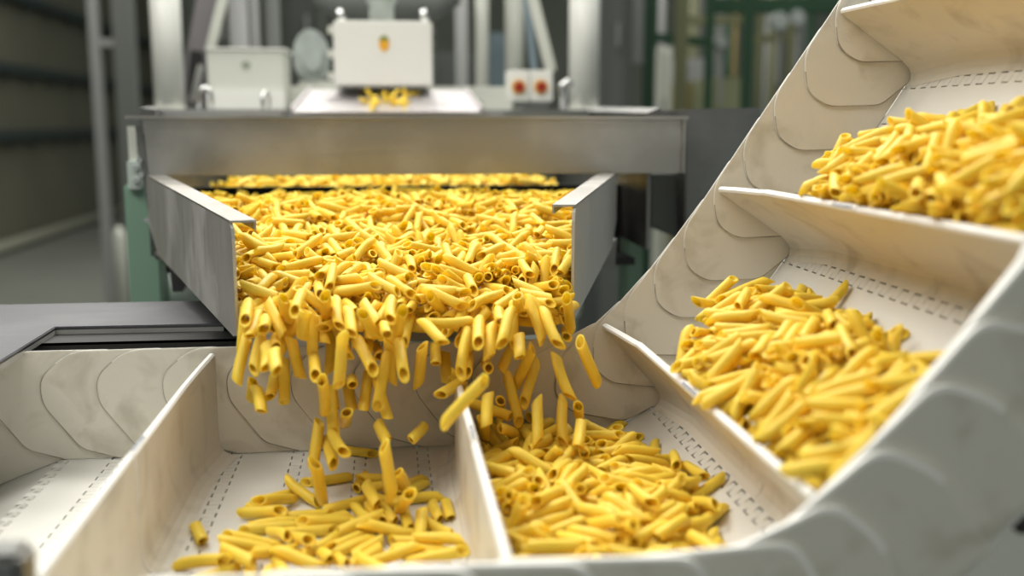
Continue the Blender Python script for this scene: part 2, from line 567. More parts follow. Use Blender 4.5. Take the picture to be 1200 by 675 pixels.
chute_wall(LA, LB, -1, 1.1243, 1.2111, 1.2235)
chute_wall(RC, RD, 1, 1.1247, 1.2177, 1.2235)
MB().prism([(-.116, .815, 1.1235), (.152, .850, 1.1235), (.287, 1.29, 1.1315), (-.284, 1.29, 1.1315)], (0, 0, -0.003)).build('trough_floor', M['steel'], fd)
MB().prism([(-.116, .817, 1.1205), (.152, .852, 1.1205), (.152, .864, 1.106), (-.116, .829, 1.106)], (0, 0.003, 0)).build('discharge_lip', M['steel'], fd)
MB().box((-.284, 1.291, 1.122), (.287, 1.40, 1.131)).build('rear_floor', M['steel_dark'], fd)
MB().box((-.295, 1.495, 1.10), (.345, 1.50, 1.198)).build('shade_plate', M['black'], fd)  # black sheet painting the shade in front of the rear bed
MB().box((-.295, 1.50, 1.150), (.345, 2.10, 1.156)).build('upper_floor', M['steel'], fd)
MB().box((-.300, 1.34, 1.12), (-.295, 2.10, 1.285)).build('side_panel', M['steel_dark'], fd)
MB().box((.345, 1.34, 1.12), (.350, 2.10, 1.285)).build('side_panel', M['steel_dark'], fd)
MB().box((-.295, 1.40, 1.09), (.345, 1.495, 1.10)).build('shade_floor', M['black'], fd)  # black floor carrying on the painted shade of the gap
MB().box((-.295, 1.33, 1.270), (.345, 1.49, 1.274)).build('shade_hood', M['steel_dark'], fd)  # unseen cover added to keep the gap behind the crossbeam dark
bl, br = at(168, 160, 1.305).x, at(802, 160, 1.305).x
bz0, bz1 = 1.2235, 1.292
MB().prism([(bl + .004, 1.305, bz0), (br - .003, 1.305, bz0), (br, 1.305, bz1), (bl, 1.305, bz1)], (0, 0.004, 0)).build('crossbeam', M['steel'], fd, bevel=0.0008)
MB().box((bl - .019, 1.296, bz1), (br + .003, 1.35, bz1 + .0045)).build('top_flange', M['steel'], fd, bevel=0.001)
MB().box((br - .0035, 1.299, bz0), (br, 1.305, bz1)).build('end_strip', M['steel'], fd)
e = MB()
e.prism([at(158, 147, 1.318), at(166, 147, 1.318), at(182, 250, 1.318), at(192, 288, 1.318), at(190, 300, 1.318), at(182, 304, 1.318)], (0, 0.006, 0))
e.build('end_bracket', M['steel_dark'], fd)
for px, py in ((163, 188), (165, 205), (172, 258)):
    c = at(px, py, 1.312)
    MB().disc(c, 1, .0035, .0035, .006, 10).build('bolt', M['chrome'], fd)
b2 = MB()
b2.prism([at(196, 296, 1.30), at(208, 310, 1.30), at(219, 330, 1.30), at(214, 342, 1.30), at(202, 342, 1.30), at(199, 320, 1.30)], (0, 0.02, 0))
b2.build('hanger', M['steel_dark'], fd)
b2 = MB()
b2.prism([at(713, 288, 1.28), at(723, 280, 1.28), at(720, 320, 1.28), at(707, 312, 1.28)], (0, 0.02, 0))
b2.build('hanger', M['steel_dark'], fd)
x0, x1 = at(148, 280, 1.45).x, at(187, 280, 1.45).x
MB().box((x0, 1.45, 0), (x1, 1.50, at(165, 216, 1.45).z)).build('leg', M['green'], fd, bevel=0.003)
lg = MB().pbox(149, 188, 165, 223, 1.44, 0.05).build('leg_bracket', M['pale'], fd, bevel=0.002)
for py in (197, 212):
    MB().disc(at(159, py, 1.436), 1, .004, .004, .006, 10).build('bolt', M['chrome'], lg)
MB().pbox(150, 148, 160, 190, 1.46, 0.03).build('spacer', M['offwhite'], fd)
x0, x1 = at(722, 280, 1.50).x, at(757, 280, 1.50).x
lg = MB()
lg.prism([(x0, 1.5, 0), (x1, 1.5, 0), (x1 - .004, 1.5, 1.205), (x0 + .018, 1.5, 1.205)], (0, .05, 0))
lg.build('leg', M['green'], fd, bevel=0.003)
MB().tube([at(745, 204, 1.49), at(745, 199, 1.49)], .006, 12).build('bolt', M['chrome'], fd)
# large dark plate to the right of the crossbeam
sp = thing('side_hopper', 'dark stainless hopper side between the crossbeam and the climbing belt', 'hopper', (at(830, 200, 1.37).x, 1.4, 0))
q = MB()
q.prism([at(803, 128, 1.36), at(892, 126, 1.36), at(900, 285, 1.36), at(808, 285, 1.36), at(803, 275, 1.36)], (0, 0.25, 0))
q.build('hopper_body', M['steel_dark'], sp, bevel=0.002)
q = MB()
q.prism([at(762, 204, 1.40), at(803, 204, 1.40), at(803, 280, 1.40), at(762, 264, 1.40)], (0, 0.2, 0))
q.build('hopper_inlet', M['midgrey'], sp, bevel=0.002)
MB().box((at(815, 280, 1.42).x, 1.42, 0), (at(850, 280, 1.42).x, 1.47, 1.12)).build('leg', M['green'], sp)
# drum below the feeder
dr = MB().tube([(-.335, 1.56, 1.03), (-.33, 1.56, 1.03), (-.21, 1.56, 1.03), (-.205, 1.56, 1.03)], .05, 24, rs=[.044, .05, .05, .044]).build('vibration_motor', M['pale'], None, smooth=True)
tag(dr, 'pale round motor drum under the left side of the feeder', 'motor')
dr = MB().tube([(.20, 1.62, 1.02), (.205, 1.62, 1.02), (.30, 1.62, 1.02), (.305, 1.62, 1.02)], .05, 24, rs=[.044, .05, .05, .044]).build('vibration_motor', M['pale'], None, smooth=True)
tag(dr, 'pale round motor drum under the right side of the feeder', 'motor')

# ------------------------------------------------------------------ machinery standing on the deck behind the crossbeam
DZ = 1.316
deck = thing('machine_deck', 'low steel deck of the machine just behind the crossbeam', 'machine', (0, 2.6, 0))
MB().box((at(165, 130, 2.0).x, 2.12, DZ - .06), (at(700, 130, 2.0).x, 3.3, DZ)).build('deck_plate', M['grey'], deck)
for xa, xb in ((at(172, 130, 1.45).x, at(178, 130, 2.1).x), (at(770, 130, 1.45).x, at(690, 130, 2.1).x)):
    MB().bar((xa, 1.45, 1.292), (xb, 2.119, DZ - .012), .03, .02).build('side_rail', M['steel_dark'], deck)
for xa in (at(176, 130, 2.5).x, at(690, 130, 2.5).x):
    for ya in (2.2, 3.2):
        xa = max(-.10, min(.10, xa))
        MB().box((xa - .03, ya - .03, 0), (xa + .03, ya + .03, DZ - .06)).build('leg', M['green'], deck)
hnd = []
for xa, wd in ((241, 15), (312, 6)):
    c = at(xa, 128, 2.0)
    r_ = wd / 2 / 1200 * 2.0
    hh = (0.038 if wd > 10 else 0.03)
    dx, dy = (r_, 0) if wd > 10 else (.004, r_ * 3)
    pts = [Vector((c.x - dx, 2.0 - dy, DZ - .03)), Vector((c.x - dx, 2.0 - dy, DZ + hh * .6))]
    for k in range(1, 6):
        t = math.pi * k / 6
        pts.append(Vector((c.x - dx * math.cos(t), 2.0 - dy * math.cos(t), DZ + hh * .6 + hh * .4 * math.sin(t))))
    pts += [Vector((c.x + dx, 2.0 + dy, DZ + hh * .6)), Vector((c.x + dx, 2.0 + dy, DZ - .03))]
    hp = MB().tube(pts, .0035, 10).build('lifting_handle', M['chrome'], deck, smooth=True)
MB().box((at(200, 128, 1.98).x, 1.97, DZ - .06), (at(330, 128, 1.98).x, 2.12, DZ - .002)).build('lid', M['grey'], deck, bevel=.002)
MB().box((at(600, 128, 1.98).x, 1.97, DZ - .06), (at(690, 128, 1.98).x, 2.12, DZ - .002)).build('lid', M['midgrey'], deck, bevel=.002)
MB().pbox(566, 115, 600, 132, 2.18, .1).build('deck_block', M['offwhite'], deck, bevel=.002)

ch = thing('pasta_chute', 'bright steel sloping chute receiving pasta under the white feed box', 'chute', (at(455, 128, 2.0).x, 2.1, DZ))
a0, a1, b1, b0 = at(343, 131, 1.93), at(563, 131, 1.93), at(545, 105, 2.30), at(365, 105, 2.30)
MB().prism([a0, a1, b1, b0], (0, 0, -.004)).build('slide', M['chute'], ch)
MB().prism([a0, b0, b0 + Vector((0, 0, .008)), a0 + Vector((0, 0, .008))], (-.004, 0, 0)).build('rim', M['chute'], ch)
MB().prism([a1, b1, b1 + Vector((0, 0, .008)), a1 + Vector((0, 0, .008))], (.004, 0, 0)).build('rim', M['chute'], ch)
MB().pbox(334, 101, 600, 127, 2.45, .05).build('back_board', M['offwhite'], ch, bevel=.002)

fb = thing('feed_box', 'large white sheet metal feed box with an orange emblem dropping pasta', 'feed box', at(450, 100, 2.2))
MB().pbox(391, 24, 507, 101, 2.17, .16).build('body', M['white'], fb, bevel=.004)
MB().pbox(400, 101, 500, 105, 2.19, .05).build('outlet', M['darkgrey'], fb)
for py in (34, 62, 88):
    MB().pbox(384, py - 4, 391, py + 5, 2.19, .03).build('hinge', M['offwhite'], fb, bevel=.001)
for py in (36, 50, 64, 80):
    MB().pbox(507, py - 3, 511, py + 3, 2.19, .03).build('latch', M['midgrey'], fb, bevel=.001)
for px in (399, 497):
    MB().tube([at(px + 3, 26, 2.2), at(px, 18, 2.2), at(px - 3, 12, 2.2)], .008, 10).build('lug', M['chrome'], fb, smooth=True)
c = at(450, 51, 2.168)
em = MB().disc(c, 1, .0105, .0155, .002, 28).build('emblem', M['orange'], fb)
em['label'] = 'orange oval emblem with a green top'
MB().prism([at(444, 48, 2.167), at(445, 44, 2.167), at(450, 41, 2.167), at(455, 44, 2.167), at(456, 48, 2.167), at(450, 46.5, 2.167)], (0, .0008, 0)).build('emblem_cap', M['emblem_green'], em)
ip = MB().tube([at(447, 24, 2.26), at(447, 6, 2.26), at(447, 0, 2.26), at(447, -60, 2.26)], .024, 20, rs=[.026, .026, .034, .034]).build('inlet_pipe', M['fan'], None, smooth=True)
tag(ip, 'pale vertical pipe entering the top of the white feed box', 'pipe')
dc = MB().tube([at(370, -8, 2.9), at(395, 4, 2.9), at(510, 4, 2.9), at(535, -8, 2.9)], .04, 20, rs=[.03, .045, .045, .03]).build('air_duct', M['midgrey'], None, smooth=True)
tag(dc, 'grey cross duct above the white feed box', 'duct')

wc = thing('white_cabinet', 'white metal cabinet with a small dark emblem left of the feed box', 'cabinet', at(288, 125, 2.4))
MB().pbox(243, 58, 334, 128, 2.40, .14).build('body', M['offwhite'], wc, bevel=.004)
MB().pbox(241, 56, 336, 59, 2.395, .15).build('lid', M['white'], wc, bevel=.001)
MB().pbox(243, 106, 334, 128, 2.39, .01).build('lower_panel', M['white'], wc, bevel=.001)
MB().disc(at(288, 76, 2.398), 1, .010, .008, .002, 16).build('emblem', M['smudge'], wc)

fn = thing('fan_housing', 'round pale grey fan housing standing between the two white boxes', 'fan', at(365, 100, 2.6))
c = at(364, 66, 2.6)
q = MB()
for r_ in range(1):
    q.disc(c, 1, .043, .066, .10, 32)
q.build('housing', M['fan'], fn, bevel=.006)
MB().disc(c + Vector((.004, -.012, 0)), 1, .026, .040, .012, 24).build('hub_cover', M['fan'], fn, bevel=.003)
for k in range(6):
    t = math.pi * k / 3
    MB().disc(c + Vector((.036 * math.cos(t), -.004, .056 * math.sin(t))), 1, .003, .003, .004, 8).build('bolt', M['grey'], fn)
MB().pbox(350, 95, 392, 103, 2.6, .1).build('foot', M['offwhite'], fn, bevel=.002)

cb = thing('control_box', 'white control box with two red push buttons on the deck at right', 'control box', at(622, 128, 2.3))
MB().pbox(595, 82, 621, 119, 2.3, .06).build('enclosure', M['white'], cb, bevel=.003)
MB().pbox(622, 82, 648, 119, 2.3, .06).build('enclosure', M['white'], cb, bevel=.003)
for px in (608, 634):
    c = at(px, 102, 2.297)
    MB().disc(c, 1, .0165, .0165, .004, 24).build('yellow_ring', M['yellow'], cb)
    bt = MB().disc(c + Vector((0, -.012, 0)), 1, .0110, .0110, .013, 24).build('push_button', M['red'], cb, bevel=.002)
MB().pbox(603, 119, 642, 127, 2.32, .03).build('stand', M['grey'], cb)
vl = MB().tube([at(660, 128, 2.25), at(660, 112, 2.25), at(658, 100, 2.25), at(664, 96, 2.25), at(669, 101, 2.25)], .008, 12).build('steel_hook', M['chrome'], None, smooth=True)
tag(vl, 'small shiny steel hook pipe beside the right white column', 'hook')


def column(name, label, cat, px0, px1, Y, mt, y_top=-60, y_bot=None, z_bot=None, flange=True, round_=True, group=None):
    w = (at(px1, 60, Y) - at(px0, 60, Y)).length
    c = at((px0 + px1) / 2, 60, Y)
    zt = at(px0, y_top, Y).z
    zb = z_bot if z_bot is not None else at(px0, y_bot, Y).z
    t = thing(name, label, cat, (c.x, Y, zb), group)
    if round_:
        MB().tube([(c.x, Y, zb), (c.x, Y, zt)], w / 2, 24).build('shaft', M[mt], t, smooth=False).data.shade_smooth()
    else:
        MB().box((c.x - w / 2, Y - w / 4, zb), (c.x + w / 2, Y + w / 4, zt)).build('shaft', M[mt], t, bevel=w * .04)
    if flange:
        MB().box((c.x - w * .55, Y - w * .55, zb), (c.x + w * .55, Y + w * .55, zb + w * .12)).build('base_plate', M[mt], t)
        MB().box((c.x - w * .62, Y - w * .5, zt - .05), (c.x + w * .62, Y + w * .5, zt)).build('head_plate', M[mt], t)
    return t


column('white_column', 'thick white column left of the white cabinet', 'column', 178, 214, 2.6, 'white', z_bot=DZ)
column('white_column', 'thick white column right of the red button box', 'column', 667, 702, 2.6, 'white', z_bot=DZ)
column('grey_column', 'grey column rising behind the left white cabinet', 'column', 270, 292, 3.3, 'grey', z_bot=0)
column('grey_column', 'narrow grey column rising just left of the fan housing', 'column', 313, 329, 3.3, 'midgrey', z_bot=0)
column('grey_column', 'pale post right of the feed box', 'column', 557, 573, 3.0, 'offwhite', z_bot=DZ)
column('grey_column', 'wide pale post above the left red button', 'column', 592, 614, 3.1, 'offwhite', z_bot=DZ)
column('grey_column', 'faint pale post between the feed box and the pale post', 'column', 534, 548, 4.2, 'grey', z_bot=0)
for nm, lb, a, b, w, mt, Y in (
        ('slanted_strut', 'white slanted strut above the right red button', (622, -10), (646, 84), .028, 'offwhite', 2.7),
        ('slanted_strut', 'white slanted strut above the left white cabinet', (266, -20), (246, 60), .024, 'offwhite', 2.7),
        ('slanted_strut', 'blue grey strip between the pale post and the white strut', (616, -10), (626, 82), .020, 'blue', 2.9)):
    tag(MB().bar(at(*a, Y), at(*b, Y), w, w * .6).build(nm, M[mt], bevel=.002), lb, 'strut')
st = thing('slanted_chute', 'mauve grey slanted chute between the left white column and cabinet', 'chute', at(232, 128, 2.8))
MB().bar(at(252, -30, 2.8), at(224, 124, 2.8), .062, .05).build('body', M['mauve'], st, bevel=.003)
MB().bar(at(231, 60, 2.77), at(227, 112, 2.77), .03, .03).build('slot', M['black'], st, bevel=.002)
MB().bar(at(236, 76, 2.75), at(226, 118, 2.75), .016, .012).build('rod', M['chrome'], st, bevel=.002)

# darker cabinets and frames deeper in the hall
def cabinet(label, x0, y0, x1, y1, Y, depth, mt, handle='grey', name='machine_cabinet', cat='cabinet'):
    t = thing(name, label, cat, (at((x0 + x1) / 2, y1, Y).x, Y + depth / 2, 0))
    zb = 0.0
    a, b = at(x0, y0, Y), at(x1, y0, Y)
    MB().box((a.x, Y, zb), (b.x, Y + depth, a.z)).build('body', M[mt], t, bevel=.01)
    m_ = (a.x + b.x) / 2
    MB().box((a.x + .03, Y - .012, a.z - 0.9), (b.x - .03, Y, a.z - .05)).build('door', M[mt], t, bevel=.004)
    MB().box((b.x - .07, Y - .03, a.z - .42), (b.x - .055, Y - .012, a.z - .32)).build('handle', M[handle], t)
    return t


cabinet('tall grey green cabinet directly right of the right white column', 706, -60, 741, 125, 4.6, .6, 'midgrey')
cabinet('grey green cabinet showing between the pale posts near the red buttons', 571, 38, 594, 110, 4.4, .5, 'blue')
cabinet('dark cabinet standing behind the white feed box at its right', 508, 60, 556, 120, 5.0, .6, 'midgrey')
cabinet('dark tall cabinet behind the mauve chute', 216, -60, 272, 120, 5.2, .6, 'darkgrey')
cabinet('dark tall cabinet behind the fan housing', 330, -60, 372, 120, 5.4, .6, 'darkgrey')
cabinet('pale green cabinet among the green frames at right', 838, 91, 872, 128, 6.0, .5, 'palegreen')
cabinet('pale grey cabinet between the green post and the olive post', 776, 54, 789, 124, 6.4, .5, 'offwhite')
cabinet('low ochre cabinet right of the olive post', 806, 96, 826, 128, 6.6, .5, 'ochre')
cabinet('small silver cabinet right of the olive post', 803, 68, 826, 96, 7.4, .5, 'grey')
column('green_post', 'dark green post of the machinery nearest the grey cabinet', 'post', 754, 768, 5.2, 'dkgreen', z_bot=0, round_=False)
column('green_post', 'dark green post left of the pale green cabinet', 'post', 826, 836, 5.6, 'dkgreen', z_bot=0, round_=False)
column('green_post', 'dark green post right of the pale green cabinet', 'post', 870, 882, 5.6, 'dkgreen', z_bot=0, round_=False)
column('olive_post', 'olive post right of the dark green post', 'post', 791, 805, 5.4, 'olive', z_bot=0, round_=False)
column('grey_column', 'pale column at the right edge of the tall grey green cabinet', 'column', 740, 753, 5.0, 'grey', z_bot=at(740, 74, 5.0).z, round_=False)
column('olive_post', 'yellowish frame post beside the climbing belt', 'post', 886, 893, 6.2, 'olive', z_bot=0, round_=False)
column('olive_post', 'yellowish frame post highest beside the climbing belt', 'post', 922, 930, 6.2, 'olive', z_bot=0, round_=False)
for i, (a, b, w, mt, Y, lb) in enumerate((
        ((836, 7), (985, 7), .085, 'dkgreen', 5.9, 'dark green beam along the top of the right machinery'),
        ((768, 44), (830, 50), .05, 'dkgreen', 5.9, 'thin dark green beam joining the left green posts'),
        ((884, 47), (935, 42), .045, 'olive', 6.3, 'yellowish beam joining the two frame posts'),
        ((805, 24), (872, 24), .05, 'olive', 6.5, 'olive beam between the olive post and the green post'))):
    tag(MB().bar(at(*a, Y), at(*b, Y), w, w).build('machine_beam', M[mt], bevel=.004), lb, 'beam')
for (px, py, r, mt, lb) in ((914, 25, .055, 'fan', 'round pale disc painting a blurred highlight high in the machinery at right'),
                            (935, 20, .045, 'chrome', 'shiny round disc painting a blurred highlight beside the climbing belt'),
                            (846, 50, .04, 'grey', 'round grey disc above the pale green cabinet')):
    g_ = thing('highlight_disc', lb, 'highlight', at(px, py, 5.8))
    MB().disc(at(px, py, 5.8), 1, r, r, .05, 20).build('case', M[mt], g_, bevel=.005)  # disc added to stand in for a blurred highlight in the machinery
    MB().disc(at(px, py, 5.795), 1, r * .75, r * .75, .004, 20).build('disc_face', M['fan'], g_)
    MB().tube([at(px, py, 5.83), at(px, py, 5.83) + Vector((0, 0, -.35))], .012, 8).build('stem', M['grey'], g_)
rr = random.Random(3)
for i in range(12):                                        # vertical pipes of the far machinery
    px = (775, 812, 820, 843, 852, 861, 898, 906, 914, 940, 948, 300)[i]
    Y = 8.2 + i * .22
    r = .02 + rr.random() * .035
    mt = ('grey', 'olive', 'darkgrey', 'midgrey', 'dkgreen', 'ochre')[i % 6] if i < 11 else 'grey'
    o = MB().tube([(at(px, 60, Y).x, Y, 0), (at(px, 60, Y).x, Y, 3.2)], r, 14).build('process_pipe', M[mt], smooth=True)
    near = {775: 'behind the pale grey cabinet', 812: 'above the low ochre cabinet', 820: 'left of the green post by the pale green cabinet',
            843: 'over the left side of the pale green cabinet', 852: 'over the middle of the pale green cabinet', 861: 'over the right side of the pale green cabinet',
            898: 'just right of the yellowish frame post', 906: 'midway between the two yellowish frame posts', 914: 'left of the highest yellowish frame post',
            940: 'just right of the highest yellowish frame post', 948: 'farthest right before the climbing belt', 300: 'between the two grey columns on the left'}[px]
    tag(o, '%s vertical pipe %s' % ({'grey': 'grey', 'olive': 'olive', 'darkgrey': 'dark grey', 'midgrey': 'mid grey', 'dkgreen': 'dark green', 'ochre': 'ochre'}[mt], near), 'pipe')

# ------------------------------------------------------------------ penne
NS = 14


def penne_arrays(bend=0.0, half=0.0188, R=0.00475):
    """a hollow tube cut on the slant at both ends; returns vertices (n,3) and quads (m,4)"""
    Ri = R * 0.70
    rings = []                                              # (radius, z, slant scale)
    zs = [-half, -half * .5, 0, half * .5, half]
    slant = 1.05
    for z in zs:
        rings.append((R, z, abs(z) >= half))
    th = [2 * math.pi * k / NS for k in range(NS)]
    V = []

    def ring(r, z, off=0.0):
        for t in th:
            x, y = r * math.cos(t), r * math.sin(t)
            zz = z + x * slant + off
            V.append((x + bend * ((zz / half) ** 2 - .4), y, zz))
    seq = [(R * .93, -half, 0.0)]
    for r, z, e_ in rings:
        seq.append((r, z, 0.00045 if z == -half else (-0.00045 if z == half else 0)))
    seq.append((R * .93, half, 0.0))
    seq += [(Ri * 1.04, half, -0.0001), (Ri, half, -0.0009), (Ri, 0, 0), (Ri, -half, 0.0009), (Ri * 1.04, -half, 0.0001)]
    for r, z, off in seq:
        # slant only near the ends
        for t in th:
            x, y = r * math.cos(t), r * math.sin(t)
            zz = z + x * slant * (abs(z) / half) + off
            V.append((x + bend * ((zz / half) ** 2 - .4), y, zz))
    n = len(seq)
    Fq = []
    for i in range(n):
        j = (i + 1) % n
        for k in range(NS):
            k2 = (k + 1) % NS
            Fq.append((i * NS + k, i * NS + k2, j * NS + k2, j * NS + k))
    return np.array(V, dtype=np.float32), np.array(Fq, dtype=np.int32)


VARS = [penne_arrays(0, .0165, .00405), penne_arrays(.0007, .0170, .0039), penne_arrays(-.0005, .0159, .0042), penne_arrays(.0012, .0165, .0040)]
vmesh = []
for v, f in VARS:
    me = bpy.data.meshes.new('penne')
    me.from_pydata(v.tolist(), [], f.tolist())
    me.materials.append(M['penne'])
    me.shade_smooth()
    vmesh.append(me)

